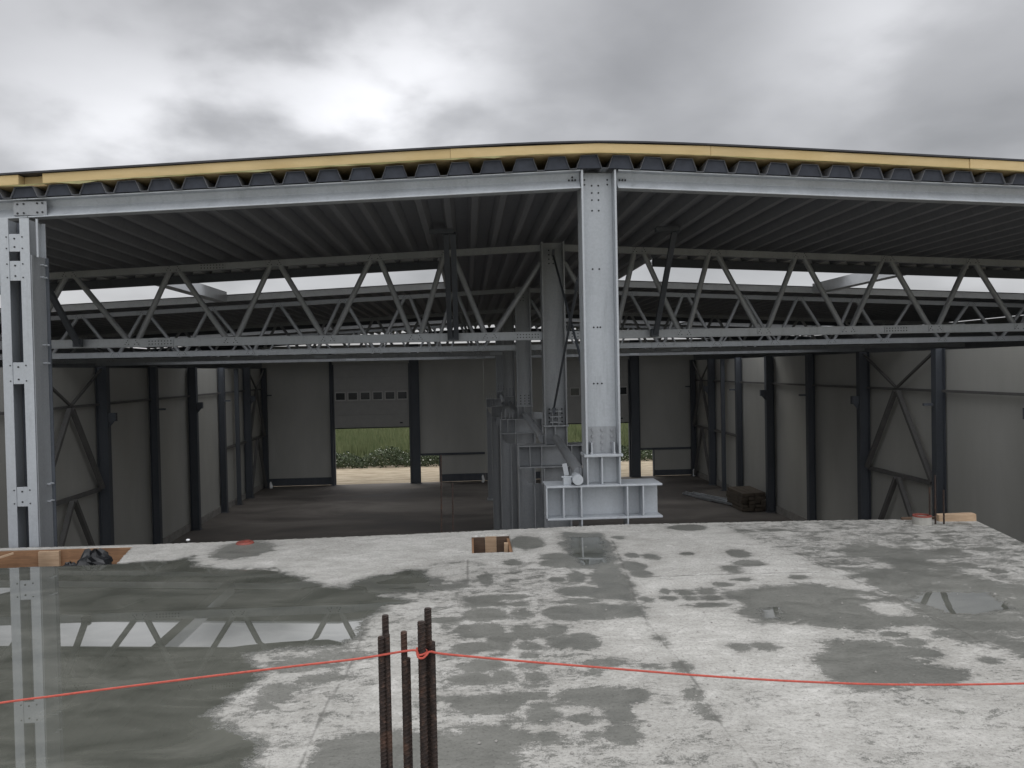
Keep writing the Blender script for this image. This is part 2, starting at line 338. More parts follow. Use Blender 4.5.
# ------------------------------------------------------------------ slab with wet patches
def build_slab():
    NX, NY = 560, 420
    X0, X1 = -6.2, 5.06
    ex = np.array([-6.2, -4.46, -3.2, -2.1, .3, 1.6, 3.3, 5.06]); ey = np.array([7.86, 7.83, 7.78, 7.80, 7.94, 8.04, 7.93, 7.79])
    Y0 = .6
    xs = np.linspace(X0, X1, NX+1); t = np.linspace(0, 1, NY+1)
    Yf = np.interp(xs, ex, ey)
    X = np.repeat(xs[None, :], NY+1, 0); Y = Y0 + (Yf[None, :]-Y0)*t[:, None]
    # right-hand edge drifts inwards towards the camera
    k = np.clip((X-3.2)/(X1-3.2), 0, 1); X = X - k*np.clip((7.79-Y)*.235, 0, .5)
    X = X + k**6*.0
    Cx, Cy, Cz = CAM
    def proj(X, Y, Z=0):
        dx, dy, dz = X-Cx, Y-Cy, Z-Cz
        d = dx*fw.x + dy*fw.y + dz*fw.z
        return 512 + F*(dx*cr.x+dy*cr.y+dz*cr.z)/d, 384 - F*(dx*cu.x+dy*cu.y+dz*cu.z)/d
    def zm(pts, ox, oy, s): return [(ox+a/s, oy+b/s) for a, b in pts]
    def w2(pts): return np.array([[*at_z(a, b, 0)][:2] for a, b in pts])
    def sd_poly(P):
        n = len(P); d = np.full(X.shape, 1e9); ins = np.zeros(X.shape, bool)
        for i in range(n):
            a = P[i]; b = P[(i+1) % n]; e = b-a; wx = X-a[0]; wy = Y-a[1]
            q = np.clip((wx*e[0]+wy*e[1])/(e@e+1e-12), 0, 1)
            d = np.minimum(d, (wx-e[0]*q)**2+(wy-e[1]*q)**2)
            c1 = (a[1] <= Y) & (b[1] > Y); c2 = (a[1] > Y) & (b[1] <= Y); cr_ = e[0]*wy-e[1]*wx
            ins ^= (c1 & (cr_ > 0)) | (c2 & (cr_ < 0))
        d = np.sqrt(d); return np.where(ins, -d, d)
    def sd_ell(cx, cy, rx, ry):
        c = at_z(cx, cy); a = abs(at_z(cx+rx, cy).x-c.x); b = abs(at_z(cx, cy-ry).y-at_z(cx, cy+ry).y)/2
        b = max(b, .03); a = max(a, .03)
        k0 = np.sqrt(((X-c.x)/a)**2 + ((Y-c.y)/b)**2); return (k0-1)*min(a, b)
    def sd_line(P):
        d = np.full(X.shape, 1e9)
        for i in range(len(P)-1):
            a = P[i]; b = P[i+1]; e = b-a; wx = X-a[0]; wy = Y-a[1]
            q = np.clip((wx*e[0]+wy*e[1])/(e@e+1e-12), 0, 1); d = np.minimum(d, (wx-e[0]*q)**2+(wy-e[1]*q)**2)
        return np.sqrt(d)
    def rag(a, d=.36): return np.clip(.5-a/d, 0, 1)
    wet = np.full(X.shape, 9.); pud = np.full(X.shape, 9.)
    A = [(-260, 566), (118, 563), (172, 560), (192, 556), (200, 565), (225, 569), (270, 568), (300, 577), (325, 585), (345, 588), (360, 579), (380, 575), (410, 569), (425, 570), (435, 585), (450, 590),
         (420, 592), (385, 595), (420, 601), (385, 607), (372, 620), (356, 640), (345, 647), (310, 649), (280, 651), (250, 654), (268, 668), (262, 680), (212, 715), (238, 725), (266, 740), (255, 768), (250, 850), (230, 1300), (-900, 1300)]
    sa = sd_poly(w2(A)); wet = np.minimum(wet, sa); pud = np.minimum(pud, sa+.03)
    for e in [(243, 550, 28, 8), (300, 663, 40, 7), (340, 655, 30, 5), (275, 695, 18, 13), (325, 678, 26, 5), (300, 640, 40, 10)]: wet = np.minimum(wet, sd_ell(*e))
    wet = np.minimum(wet, sd_poly(w2([(318, 738), (400, 733), (520, 735), (520, 800), (470, 900), (300, 900), (300, 780)])))
    big_ = wet; wet = np.full(X.shape, 9.)
    E1 = [(278,8,34,8),(285,44,28,5),(285,69,28,6),(190,130,90,12),(270,127,60,10),(190,152,80,8),(308,149,38,10),(190,188,80,22),(310,185,38,20),(60,205,60,12),
          (170,240,85,24),(250,265,55,18),(325,245,48,26),(435,240,35,20),(440,275,50,25),(520,278,62,30),(390,255,30,14),(160,298,80,18),(240,297,45,14),(335,293,40,15),(338,326,34,12),
          (170,360,80,22),(345,362,45,14),(358,398,36,16),(150,405,75,22),(250,400,50,20),(200,490,120,36),(385,525,55,38),(300,470,40,18),(380,465,45,12),(490,460,55,20),(590,470,70,34),
          (670,462,75,28),(640,515,50,45),(530,540,44,20),(60,475,60,12),(200,600,115,33),(300,600,50,30),(400,603,40,22),(550,595,30,14),(655,595,60,32),(180,690,110,45),(590,350,85,14),
          (560,382,38,12),(755,364,38,6),(785,270,22,14),(858,365,28,18),(905,460,28,32),(935,510,30,20),(955,535,14,10),(520,105,90,18),(600,110,80,22),(500,142,80,8),(470,180,85,28),
          (560,175,100,30),(660,175,80,22),(430,66,30,10),(495,55,35,18),(600,60,50,30),(640,60,40,40),(740,135,30,10),(800,107,22,7),(815,132,32,8),(870,110,35,11),(940,106,34,12),
          (960,130,45,10),(890,131,30,9),(960,152,70,8),(1000,82,30,6),(500,8,125,12)]
    for a, b, c, d in E1: wet = np.minimum(wet, sd_ell(430+a/3.413, 560+b/3.413, c/3.413, d/3.413))
    E4 = [(330,60,60,22),(640,43,25,5),(690,102,22,7),(755,107,28,12),(878,97,20,5),(690,140,45,18),(720,165,40,12),(280,127,35,9),(880,8,70,10),(190,185,20,20),(60,210,80,8),(20,195,30,12)]
    for a, b, c, d in E4: wet = np.minimum(wet, sd_ell(430+a/3.413, 525+b/3.413, c/3.413, d/3.413))
    small_ = wet; wet = big_
    P4 = [(460,25),(590,30),(625,80),(640,130),(670,210),(715,270),(735,320),(700,310),(660,255),(560,250),(560,150),(380,140),(390,100),(470,95),(440,60)]
    wet = np.minimum(wet, sd_poly(w2(zm(P4, 430, 525, 3.413))))
    big_ = wet; wet = small_
    E2 = [(45,80,40,14),(80,113,55,11),(30,135,30,12),(255,160,28,7),(60,168,28,6),(600,310,60,18),(575,353,36,10),(750,352,38,12),(650,310,40,16),(640,385,50,14),(690,415,45,16),(905,445,38,14),
          (60,402,40,12),(140,398,45,15),(745,8,30,5),(630,35,28,5),(690,34,28,4),(755,34,30,6),(655,20,18,4),(770,68,45,8),(890,65,60,8),(830,120,40,10),(930,140,30,8),(160,0,50,6)]
    for a, b, c, d in E2: wet = np.minimum(wet, sd_ell(724+a/3.413, 530+b/3.413, c/3.413, d/3.413))
    small_ = wet; wet = big_
    PC = [(80,200),(150,190),(300,185),(420,200),(530,220),(620,250),(700,300),(760,330),(690,320),(560,335),(440,342),(340,330),(270,312),(170,315),(90,300),(50,280),(60,245),(20,240),(0,235),(0,205),(60,205)]
    PD = [(318,378),(440,372),(560,375),(600,390),(720,400),(735,425),(640,435),(700,450),(780,470),(860,490),(850,505),(770,525),(600,545),(480,552),(430,530),(360,515),(300,455),(290,430),(350,412)]
    PE = [(370,70),(430,50),(500,45),(600,65),(740,72),(820,90),(700,100),(780,130),(900,170),(1024,190),(1250,300),(1250,460),(1024,430),(900,390),(780,370),(700,330),(640,250),(560,210),(480,170),(420,130),(520,130),(600,140),(560,110),(500,98),(400,85)]
    sC = sd_poly(w2(zm(PC, 724, 530, 3.413)))
    for e in [(560,268,85,30),(505,232,50,10)]:
        sC = np.maximum(sC, -sd_ell(724+e[0]/3.413, 530+e[1]/3.413, e[2]/3.413, e[3]/3.413))
    wet = np.minimum(wet, sC)
    wet = np.minimum(wet, sd_poly(w2(zm(PD, 724, 530, 3.413))))
    soft_ = np.minimum(rag(sd_poly(w2(zm(PE, 724, 530, 3.413))), .6), .60)
    for P in ([(690,208),(900,212),(990,270),(860,292),(760,284),(700,265),(620,238)], [(120,270),(190,262),(205,305),(130,305)]):
        s_ = sd_poly(w2(zm(P, 724, 530, 3.413))); pud = np.minimum(pud, s_); wet = np.minimum(wet, s_-.05)
    pud = np.minimum(pud, sd_poly(w2(zm([(470,40),(590,40),(620,130),(520,140),(470,100)], 430, 525, 3.413)))+.02)
    for P, cap in (([(730, 526), (960, 516), (1150, 560), (1150, 650), (960, 600), (850, 572)], .44), ([(430, 585), (560, 560), (600, 768), (560, 900), (430, 900)], .40), ([(560, 690), (760, 700), (800, 800), (560, 800)], .34), ([(150, 640), (360, 640), (330, 768), (200, 768)], .40), ([(320, 590), (470, 560), (470, 620), (400, 640)], .38), ([(860, 680), (1100, 670), (1100, 800), (900, 800)], .36)):
        soft_ = np.maximum(soft_, np.minimum(rag(sd_poly(w2(P)), .7), cap))
    wet = np.maximum(np.maximum(rag(wet), soft_), np.clip(.50-small_/.20, 0, .80))
    for P in ([(440, 575), (545, 565), (560, 768), (540, 900), (430, 900), (445, 768)], [(560, 700), (740, 690), (760, 768), (600, 800)], [(760, 545), (1100, 530), (1100, 640), (900, 600), (760, 580)], [(740, 585), (900, 580), (960, 640), (800, 640)]):
        wet = np.clip(wet + .06*np.clip(.5-sd_poly(w2(P))/.6, 0, 1)*(1-wet), 0, 1)
    pud = np.clip(.5-pud/.28, 0, 1)
    # dampness ragged field at the far right
    jl = np.full(X.shape, 9.)
    for P in ([(612,540),(627,575),(637,605),(648,625),(687,670),(700,690),(712,712),(735,740),(757,768),(790,810)], [(784,545),(806,558),(832,570),(900,600),(1000,650)],
              [(368,622),(355,655),(343,679),(329,700),(317,726),(308,744),(300,768),(280,830)], [(640,577),(700,575),(820,572)], [(468,560),(467,585)]):
        jl = np.minimum(jl, sd_line(w2(P)))
    jl = np.clip(1-jl/.024, 0, 1)
    px, py = proj(X, Y)
    # cut-outs
    def cen(a): return (a[:-1, :-1]+a[1:, :-1]+a[:-1, 1:]+a[1:, 1:])/4
    cx, cy = cen(X), cen(Y); ed = np.interp(cx, ex, ey)
    keep = np.ones((NY, NX), bool)
    trench = (cy > 6.99) & (cy < ed-.09) & (cx < -3.02-.12*(cy-6.99)/.55)
    pocket = (cx > .005) & (cx < .38) & (cy > 6.97) & (cy < 7.71)
    keep &= ~trench & ~pocket
    keep &= ~((cy > ed-.012) & (rng.random(keep.shape) < .35))
    Z = np.zeros_like(X) + .004*np.sin(X*2.1)*np.sin(Y*1.7)*(1-pud)
    rim = np.clip((wet-.2), 0, 1)
    Z = Z*0.6
    idx = np.arange((NX+1)*(NY+1)).reshape(NY+1, NX+1)
    V = np.stack([X.ravel(), Y.ravel(), Z.ravel()], 1)
    j, i = np.nonzero(keep)
    Fq = np.stack([idx[j, i], idx[j, i+1], idx[j+1, i+1], idx[j+1, i]], 1)
    # side walls where the neighbour is missing
    nV = len(V); TH = .24
    V2 = V.copy(); V2[:, 2] -= TH
    kp = np.pad(keep, 1)
    S = []
    for dj, di, a, b in ((-1, 0, (0, 0), (0, 1)), (1, 0, (1, 1), (1, 0)), (0, -1, (1, 0), (0, 0)), (0, 1, (0, 1), (1, 1))):
        m_ = keep & ~kp[1+dj:1+dj+NY, 1+di:1+di+NX]; jj, ii = np.nonzero(m_)
        A_ = idx[jj+a[0], ii+a[1]]; B_ = idx[jj+b[0], ii+b[1]]
        S.append(np.stack([B_, A_, A_+nV, B_+nV], 1))
    allF = np.concatenate([Fq, Fq[:, ::-1]+nV]+S)
    allV = np.concatenate([V, V2])
    me = bpy.data.meshes.new('concrete_slab')
    me.vertices.add(len(allV)); me.vertices.foreach_set('co', allV.ravel())
    me.loops.add(allF.size); me.loops.foreach_set('vertex_index', allF.ravel().astype(np.int32))
    me.polygons.add(len(allF)); me.polygons.foreach_set('loop_start', np.arange(0, allF.size, 4, dtype=np.int32)); 
    me.update(calc_edges=True); me.validate()
    z0 = np.zeros(nV)
    for nm, a in (('wet', wet), ('puddle', pud), ('joint', jl)):
        at = me.attributes.new(nm, 'FLOAT', 'POINT'); at.data.foreach_set('value', np.concatenate([a.ravel(), z0]).astype(np.float32))
    me.materials.append(M_slab)
    o = bpy.data.objects.new('concrete_slab', me); sc.collection.objects.link(o); return struct(o)
build_slab()
# the rest of the deck round and behind the photographer, and the walls that carry it
g = MB().box(-9.4, -6.2, -6, 7.86, -.244, -.004).box(-6.2, 4.55, -6, .6, -.244, -.003); struct(part('concrete_deck', g, M_conc))
g = MB().box(-9.3, 4.4, 6.2, 6.5, GZ, -.26).box(-9.3, -9.0, -6, 6.2, GZ, -.26).box(4.1, 4.4, -6, 6.2, GZ, -.26)
tag(part('support_wall', g, M_conc), 'plain concrete wall below the wet slab', 'wall')
g = MB().box(-6.2, -2.9, 6.9, 7.86, -.26, -.235).box(-.05, .45, 6.9, 7.8, -.26, -.235); struct(part('recess_bottom', g, M_wood3))
# ------------------------------------------------------------------ roof
PIT_ = .33
def deck_mb(x0, x1, y0, y1, lift=0.0):
    mb = MB(); pts = []; k0 = math.floor((x0-RX)/PIT_)-1
    k = k0
    while RX+k*PIT_ < x1+PIT_:
        b = RX+k*PIT_
        for dx, dz in ((-.17, .13), (0.0, .13), (.045, 0), (.115, 0)): pts.append((b+dx, dz))
        k += 1
    pts = [(x, z) for x, z in pts if x0-1e-6 <= x <= x1+1e-6]
    for t in (0, .0012):
        pass
    vs = [(x, y, zr(x)+z/.13*hz(x)+.002+lift) for y in (y0, y1) for x, z in pts]; n = len(pts)
    mb.add(vs, [(i, i+1, n+i+1, n+i) for i in range(n-1)])
    return mb
roof = thing('hall_roof', (RX, 8.2, 3.65), 'low ridged roof of ribbed steel deck with yellow foam edge and open skylight strips', 'roof')
Yo = 8.16
O1 = (14.4, 19.15); O2 = (28.7, 32.8)
XL, XR = -.45, 3.4
sheets = [(XA, XB, Yo, O1[0]), (XA, XB, O1[1], O2[0]), (XA, XB, O2[1], YB+.1)]
for o in (O1, O2):
    sheets += [(XL, XR, *o), (XA, -12.0, *o), (14.5, XB, *o)]
for x0, x1, y0, y1 in sheets:
    d = part('deck_sheet', deck_mb(x0, x1, y0, y1), G_deck, roof)
    s = d.modifiers.new('thickness', 'SOLIDIFY'); s.thickness = .002
def slab_roof(x0, x1, y0, y1, za, zb):
    xs = sorted({x0, x1} | ({RX} if x0 < RX < x1 else set()))
    if x1-x0 > 3:
        n = int((x1-x0)/.35); xs = sorted(set(xs) | {x0+(x1-x0)*i/n for i in range(n+1)})
    mb = MB()
    rz = lambda x: max(3.647 - .058*(math.sqrt((x-RX)**2+.8)-.894), zr(x)+hz(x)-.13-.002)
    vs = []
    for x in xs:
        for y in (y0, y1):
            for z in (za, zb): vs.append((x, y, rz(x)+z))
    fs = []
    for i in range(len(xs)-1):
        a = i*4; b = a+4
        fs += [(a, b, b+1, a+1), (a+2, a+3, b+3, b+2), (a, a+2, b+2, b), (a+1, b+1, b+3, a+3)]
    fs += [(0, 1, 3, 2)]; e = (len(xs)-1)*4; fs += [(e, e+2, e+3, e+1)]
    return mb.add(vs, fs)
# insulation boards along the front edge, one by one; the rest in large sheets
joints = [XA, -7.9, -4.34, -4.12, -.12, 2.55, 5.3, 8.4, 12.0, XB]
for k in range(len(joints)-1):
    a, b = joints[k]+.001, joints[k+1]-.001
    y0 = Yo-.03 + (.10 if k == 2 else rng.uniform(-.012, .012))
    part('insulation_board', slab_roof(a, b, y0, Yo+1.2, .137, .237), M_foam, roof, .006)
for x0, x1, y0, y1 in sheets:
    part('insulation_board', slab_roof(x0, x1, y0+(1.2 if y0 == Yo else 1.6 if y0 in (O1[1], O2[1]) else 0), y1-.05, .137, .237), M_foam, roof)
    part('membrane', slab_roof(x0-.03, x1+.03, y0-(.05 if y0 == Yo else -1.6 if y0 in (O1[1], O2[1]) else 0), y1-.05, .2405, .258), M_membrane, roof)
# ragged film hanging below the boards
mb = MB(); x = -6.5; seg = []
while x < 7.5:
    seg.append((x, .135-(max(0, rng.normal(.012, .006)) + (.02 if rng.random() < .06 else 0))*(1 if x < .5 else .35))); x += rng.uniform(.08, .3)
vs = []
for x, z in seg: zb_ = max(3.647 - .058*(math.sqrt((x-RX)**2+.8)-.894), zr(x)+hz(x)-.13-.002); vs += [(x, Yo-.038, zb_+.1365), (x, Yo-.045+rng.uniform(0, .02), zb_+z)]
mb.add(vs, [(2*i, 2*i+2, 2*i+3, 2*i+1) for i in range(len(seg)-1)])
f_ = part('film', mb, M_film, roof); f_.modifiers.new('t', 'SOLIDIFY').thickness = .002
k = math.floor((-8.5-RX)/PIT_)+1
while RX+k*PIT_ < 9.5:
    b = RX+k*PIT_; x0, x1, x2, x3 = b-.17-.040, b-.17+.004, b-.004, b+.040
    z = lambda x: zr(x)
    P = [(x0, z(x0)+.004), (x3, z(x3)+.004), (x2, z(x2)+hz(x2)-.001), (x1, z(x1)+hz(x1)-.001)]
    part('profile_filler', MB().prism(P, Yo+.02, Yo+.07), M_fill, roof); k += 1
# skylight curbs: pale upstands round the openings, cross beams and unseen panels added to block sky
for (a, b) in (O1, O2):
    for x0, x1 in ((-12.0, XL), (XR, 14.5)):
        mb = MB()
        for yy, hh, lo_ in (((a-.03, a), .25, -.145), ((b, b+.03), .13, -.01)):
            vs = []
            for x in (x0, x1):
                for y in yy:
                    for z in (lo_, hh): vs.append((x, y, zr(x)+z))
            mb.add(vs, [(0, 1, 3, 2), (4, 6, 7, 5), (0, 4, 5, 1), (2, 3, 7, 6), (0, 2, 6, 4), (1, 5, 7, 3)])
        for x in (x0, x1): mb.box(x-.015, x+.015, a, b, zr(x)-.01, zr(x)+.20)
        cb = part('skylight_curb', mb, M_curb, roof)
        part('trimmer', MB().bar((x0, a-.08, zr(x0)-.08), (x1, a-.08, zr(x1)-.08), .08, .145), G_post, cb)
        part('curb_capping', MB().bar((x0, b+.03, zr(x0)+.14), (x1, b+.03, zr(x1)+.14), .10, .018), M_membrane, cb)
        xc = -5.7 if x0 < RX else 8.6
        part('curb_beam', MB().box(xc-.12, xc+.12, a, b, zr(xc)-.02, zr(xc)+.22), M_curb, cb)
        xs_ = [x0+(x1-x0)*i/6 for i in range(7)]
        for p_, q_ in zip(xs_[:-1], xs_[1:]):
            part('sky_blocker_panel', MB().add([(x, y, z_+dz) for x, z0_ in ((p_+.01, zr(p_)+.34), (q_-.01, zr(q_)+.34)) for y, z_ in ((a+3.0, z0_), (a+9.3, z0_+.86)) for dz in (0, .04)],
                                            [(0, 1, 3, 2), (4, 6, 7, 5), (0, 4, 5, 1), (2, 3, 7, 6), (0, 2, 6, 4), (1, 5, 7, 3)]), M_grey, cb)
# thin wires stretched over the openings
# ------------------------------------------------------------------ front edge beams
def ibeam(mb, p, q, h=.19, b=.10, tf=.012, tw=.008):
    p, q = Vector(p), Vector(q); u = Vector((0, 0, 1))
    mb.bar(p+u*(h/2-tf/2), q+u*(h/2-tf/2), b, tf); mb.bar(p-u*(h/2-tf/2), q-u*(h/2-tf/2), b, tf); mb.bar(p, q, tw, h-2*tf-.0005)
    return mb
def bolt_mesh(r=.011, l=.012, n=6): return MB().tube((0, 0, 0), (0, -l, 0), r, n)
def bolts(parent, pts, mat=M_hole, r=.010, l=.006, name='bolt', n=8):
    off = wpos(parent); me = None
    for p in pts:
        if me is None:
            me = MB().tube((0, 0, 0), (0, -l, 0), r, n).mesh(name, mat)
        o = bpy.data.objects.new(name, me); sc.collection.objects.link(o); o.parent = parent; o.location = Vector(p)-off
YBm = 8.28
def edge_beam(x0, x1, label, splice=False):
    zc = lambda x: zr(x)-.098
    t = thing('edge_beam', (x0, YBm, zc(x0)), label, 'beam', 'galvanised beams along the roof edge')
    P = [(-.085, .095), (-.085, .082), (-.01, .078), (.025, .020), (.020, .008), (-.050, -.076), (-.085, -.082), (-.085, -.095), (.05, -.095), (.05, .095)]
    n = len(P); vs = [(x, YBm+a, zc(x)+b) for x in (x0, x1) for a, b in P]
    part('beam', MB().add(vs, [(i, (i+1) % n, n+(i+1) % n, n+i) for i in range(n)]+[tuple(range(n-1, -1, -1)), tuple(range(n, 2*n))]), G_new, t, .002)
    return t, zc
bL, zc = edge_beam(-4.30, 1.21, 'long galvanised edge beam between the pair of left posts and the tall middle column')
bolts(bL, [(x, YBm+.012, zc(x)+dz+.02) for x, dz in ((1.10, -.01), (1.135, -.01), (1.165, -.01), (1.135, .02))], M_hole, .011)
bR, zc = edge_beam(1.60, XB, 'galvanised edge beam running right from the tall middle column')
bolts(bR, [(x, YBm+.012, zc(x)+dz+.02) for x, dz in ((1.63, -.01), (1.66, -.01), (1.69, -.01))], M_hole, .011)
bF, zc = edge_beam(XA, -4.305, 'short galvanised edge beam over the left posts, cut off by the picture edge')
sp = part('splice_plate', MB().box(-4.45, -4.13, YBm-.058, YBm-.046, zc(-4.27)-.07, zc(-4.27)+.07), G_shaded, bF, .002)
bolts(sp, [(x-.03, YBm-.058, zc(x)+dz) for x in (-4.38, -4.32, -4.19, -4.14) for dz in (-.045, .045)], M_hole, .010)
# small clip angles under the beams
# ------------------------------------------------------------------ columns
def ishape(mb, x0, x1, y0, y1, z0, z1, tf=.019, tw=.012):
    mb.box(x0, x0+tf, y0, y1, z0, z1); mb.box(x1-tf, x1, y0, y1, z0, z1)
    ym = (y0+y1)/2; mb.box(x0+tf, x1-tf, ym-tw/2, ym+tw/2, z0, z1); return mb
CX0, CX1 = 1.215, 1.58
def column(Y, ztop, label, near=False):
    t = thing('steel_column', (RX, Y, .68), label, 'column', 'row of steel columns under the ridge')
    y0, y1 = Y, Y+.30; mat = G_new if near else G_shaded
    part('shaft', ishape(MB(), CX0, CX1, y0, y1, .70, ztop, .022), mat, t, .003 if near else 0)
    part('base_plate', MB().box(CX0-.02, CX1+.02, y0-.01, y1+.01, .672, .699), mat, t, .003)
    pl = part('web_plate', MB().box(CX0+.03, CX1-.03, y0+.132, y0+.143, .70, .98), G_shaded, t, .002)
    bp = [(CX0+.09+i*.10, y0+.132, .745+j*.067) for i in range(3) for j in range(4)]
    bolts(pl, bp, M_bolt if near else M_hole, .016 if near else .014, .02, 'bolt', 6)
    if near:
        for x in (CX0+.055, CX1-.075):
            part('gusset', MB().box(x, x+.014, y0+.005, y0+.13, .70, .82), mat, t, .002)
            bolts(t, [(x+.007, y0+.03, .71)], M_bolt, .018, .02, 'bolt', 6)
        hp = [(x, 3.56-r*.05) for r in range(2) for x in (CX0+.055, CX1-.07)]
        hp += [(x, 3.50-r*.075) for r in range(3) for x in (RX-.035, RX+.035)] + [(x, 3.24) for x in (RX-.035, RX+.035)]
        hp += [(x, 2.63) for x in (RX-.04, RX+.03)] + [(x, 2.02) for x in (RX-.04, RX, RX+.03)] + [(x, 1.43) for x in (RX-.05, RX-.01, RX+.035)]
        bolts(t, [(x, y0+.144, z) for x, z in hp], M_hole, .0095, .004, 'bolt_hole', 10)
    else:
        bolts(t, [(x, y0+.144, ztop-.12-r*.07) for r in range(4) for x in (RX-.035, RX+.035)], M_hole, .012, .004, 'bolt_hole', 8)
    return t
column(8.2, 3.635, 'tall bright galvanised column at the slab edge carrying the ridge end', True)
for Y, l in ((12.6, 'grey column right behind the tall bright one'), (19.4, 'second grey column back in the middle row, behind the braced one'),
             (26.2, 'third grey column back in the middle row, in deep shade'), (33.0, 'farthest grey column of the middle row, near the rear wall')):
    column(Y, 3.60, l)
def seat(Y, label, near=False):
    """stub and short transfer girder that carry each upper column"""
    t = thing('transfer_girder', (RX, Y, .03), label, 'girder', 'short stiffened girders under the middle columns')
    mat = G_new if near else G_shaded; y0, y1 = Y-.03, Y+.37; ym = (y0+y1)/2; x0, x1 = .79, 2.0; z0, z1 = .03, .385; bv = .003 if near else 0
    part('top_flange', MB().box(x0, x1, y0, y1, z1-.02, z1), mat, t, bv)
    part('bottom_flange', MB().box(x0+.01, x1, y0, y1, z0, z0+.02), mat, t, bv)
    part('web', MB().box(x0+.005, x1-.01, ym-.008, ym+.008, z0+.0205, z1-.0205), mat, t)
    for x, ex in ((.795, 0), (.97, 0), (1.155, 1), (1.635, 1), (1.80, 0)):
        part('stiffener', MB().box(x-.008, x+.008, y0+.002, ym-.0085, (z0+.0205 if not ex else z0+.0205), z1-.0205), mat, t, bv)
        if ex: part('stiffener', MB().box(x-.008, x+.008, y0-.006, ym, -.24, z0-.0005), mat, t, bv)
    if Y > 15:
        for i in range(4): part('fin', MB().box(.82+i*.09, .835+i*.09, Y+.05, Y+.25, z1+.001, z1+.16+.07*(i % 2)), mat, t)
        part('fin', MB().box(1.60, 1.86, Y+.1, Y+.2, z1+.001, z1+.15), mat, t)
    st = part('column_stub', ishape(MB(), CX0+.005, CX1-.005, Y, Y+.30, z1+.001, .671, .016), mat, t, bv)
    part('stiffener', MB().box(RX-.008, RX+.008, Y+.004, Y+.143, z1+.001, .67), mat, st, bv)
    return t
def lower(Y, label, near=False):
    t = thing('lower_column', (RX, Y, GZ), label, 'column', 'wide built-up lower columns of the middle row')
    mat = G_shaded; top = .029; y0, y1 = Y-.0, Y+.34; ym = (y0+y1)/2
    z1 = .029 if not near else -.245
    mb = MB().box(CX0-.035, CX0-.010, y0, y1, GZ, z1).box(1.60, 1.625, y0, y1, GZ, z1).box(CX0-.0095, 1.5995, ym-.008, ym+.008, GZ, z1)
    part('shaft', mb, mat, t)
    # haunch plate with a rounded throat under the girder overhang
    P = [(CX0-.036, GZ), (CX0-.036, -.02), (CX0-.036, -.24), (1.02, -.24), (.94, -.22), (.875, -.15), (.84, -.02), (.80, .0), (.80, GZ)]
    part('haunch_plate', MB().prism(P, ym-.012, ym+.012), G_shaded, t)
    part('flange', MB().box(.785, .799, y0+.02, y1-.02, GZ, z1), mat, t)
    part('stiffener', MB().box(1.03, 1.045, y0, ym-.0125, GZ, -.245), G_shaded, t)
    part('base_plate', MB().box(.74, 2.0, Y-.12, Y+.44, GZ+.001, GZ+.04), mat, t)
    return t
seat(8.2, 'bright galvanised stiffened girder resting at the slab edge under the tall column', True); 
lower(8.2, 'wide lower column under the bright girder, hidden below the slab edge', True)
for Y, a in ((12.6, 'just behind the bright one'), (19.4, 'second behind the bright one'), (26.2, 'third behind the bright one'), (33.0, 'farthest back, by the rear wall')):
    seat(Y, 'shaded grey stiffened girder under a middle column, '+a)
    lower(Y, 'tall wide lower steel column carrying the grey girder '+a)
# tie tubes between the stubs
ends = [8.5]+[y for y in FR]
for k, (ya, yb) in enumerate(zip([8.62, 12.95, 19.75, 26.55], [12.45, 19.3, 26.1, 32.9])):
    t = thing('tie_tube', (RX, ya, .47), ['thick grey tube from behind the bright girder back to the next column', 'second grey tie tube back between the middle columns', 'third grey tie tube back between the middle columns', 'last grey tie tube back in the middle row'][k], 'tube', 'round tie tubes between the middle columns')
    xa = 1.20
    part('tube', MB().tube((xa, ya, .46), (RX, yb, .50), .062, 20), G_shaded, t, smooth=False)
    part('end_plate', MB().box(xa-.01, xa+.01, ya-.1, ya, .40, .52), G_shaded, t)
t = thing('pipe_stub', (1.16, 8.3, .385), 'short round steel stub with a welded bracket on the bright girder', 'pipe')
part('pipe', MB().tube((1.12, 8.16, .445), (1.12, 8.36, .445), .055, 24), G_new, t, .003)
part('bracket', MB().box(.98, 1.06, 8.25, 8.35, .386, .46).box(.96, 1.10, 8.25, 8.27, .46, .475), G_new, t, .002)
part('bracket', MB().bar((1.02, 8.3, .476), (1.0, 8.32, .60), .05, .012, (0, 1, 0)), G_shaded, t)
# crossed rods in the first bay
for k, (p, q, l) in enumerate((((RX-.02, 12.62, .93), (RX-.02, 8.52, 3.25), 'dark brace rod rising from the foot of the grey column towards the tall column'),
                               ((RX+.02, 12.66, 3.42), (RX+.02, 8.55, 1.0), 'dark brace rod falling from the head of the grey column towards the tall column'))):
    t = thing('brace_rod', p, l, 'rod', 'crossed brace rods in the first bay')
    part('rod', MB().tube(p, q, .017, 10), G_post, t)
    pv, qv = Vector(p), Vector(q); m_ = pv.lerp(qv, .72); d = (qv-pv).normalized()
    part('turnbuckle', MB().tube(m_-d*.09, m_+d*.09, .028, 10), G_post, t)
    part('fork_end', MB().box(p[0]-.02, p[0]+.02, p[1]-.11, p[1]-.01, p[2]-.05, p[2]+.05), G_post, t)
# ladder-like bolted cleat at the foot of the second column
t = thing('cleat_stack', (1.36, 12.55, .70), 'small bolted stack of cleats at the foot of the grey column', 'bracket')
for i in range(3):
    part('cleat', MB().box(1.30, 1.48, 12.57, 12.66, .74+i*.085, .752+i*.085), G_new, t)
part('upright', MB().box(1.33, 1.342, 12.56, 12.67, .70, .95), G_shaded, t); part('upright', MB().box(1.43, 1.442, 12.56, 12.67, .70, .95), G_shaded, t)
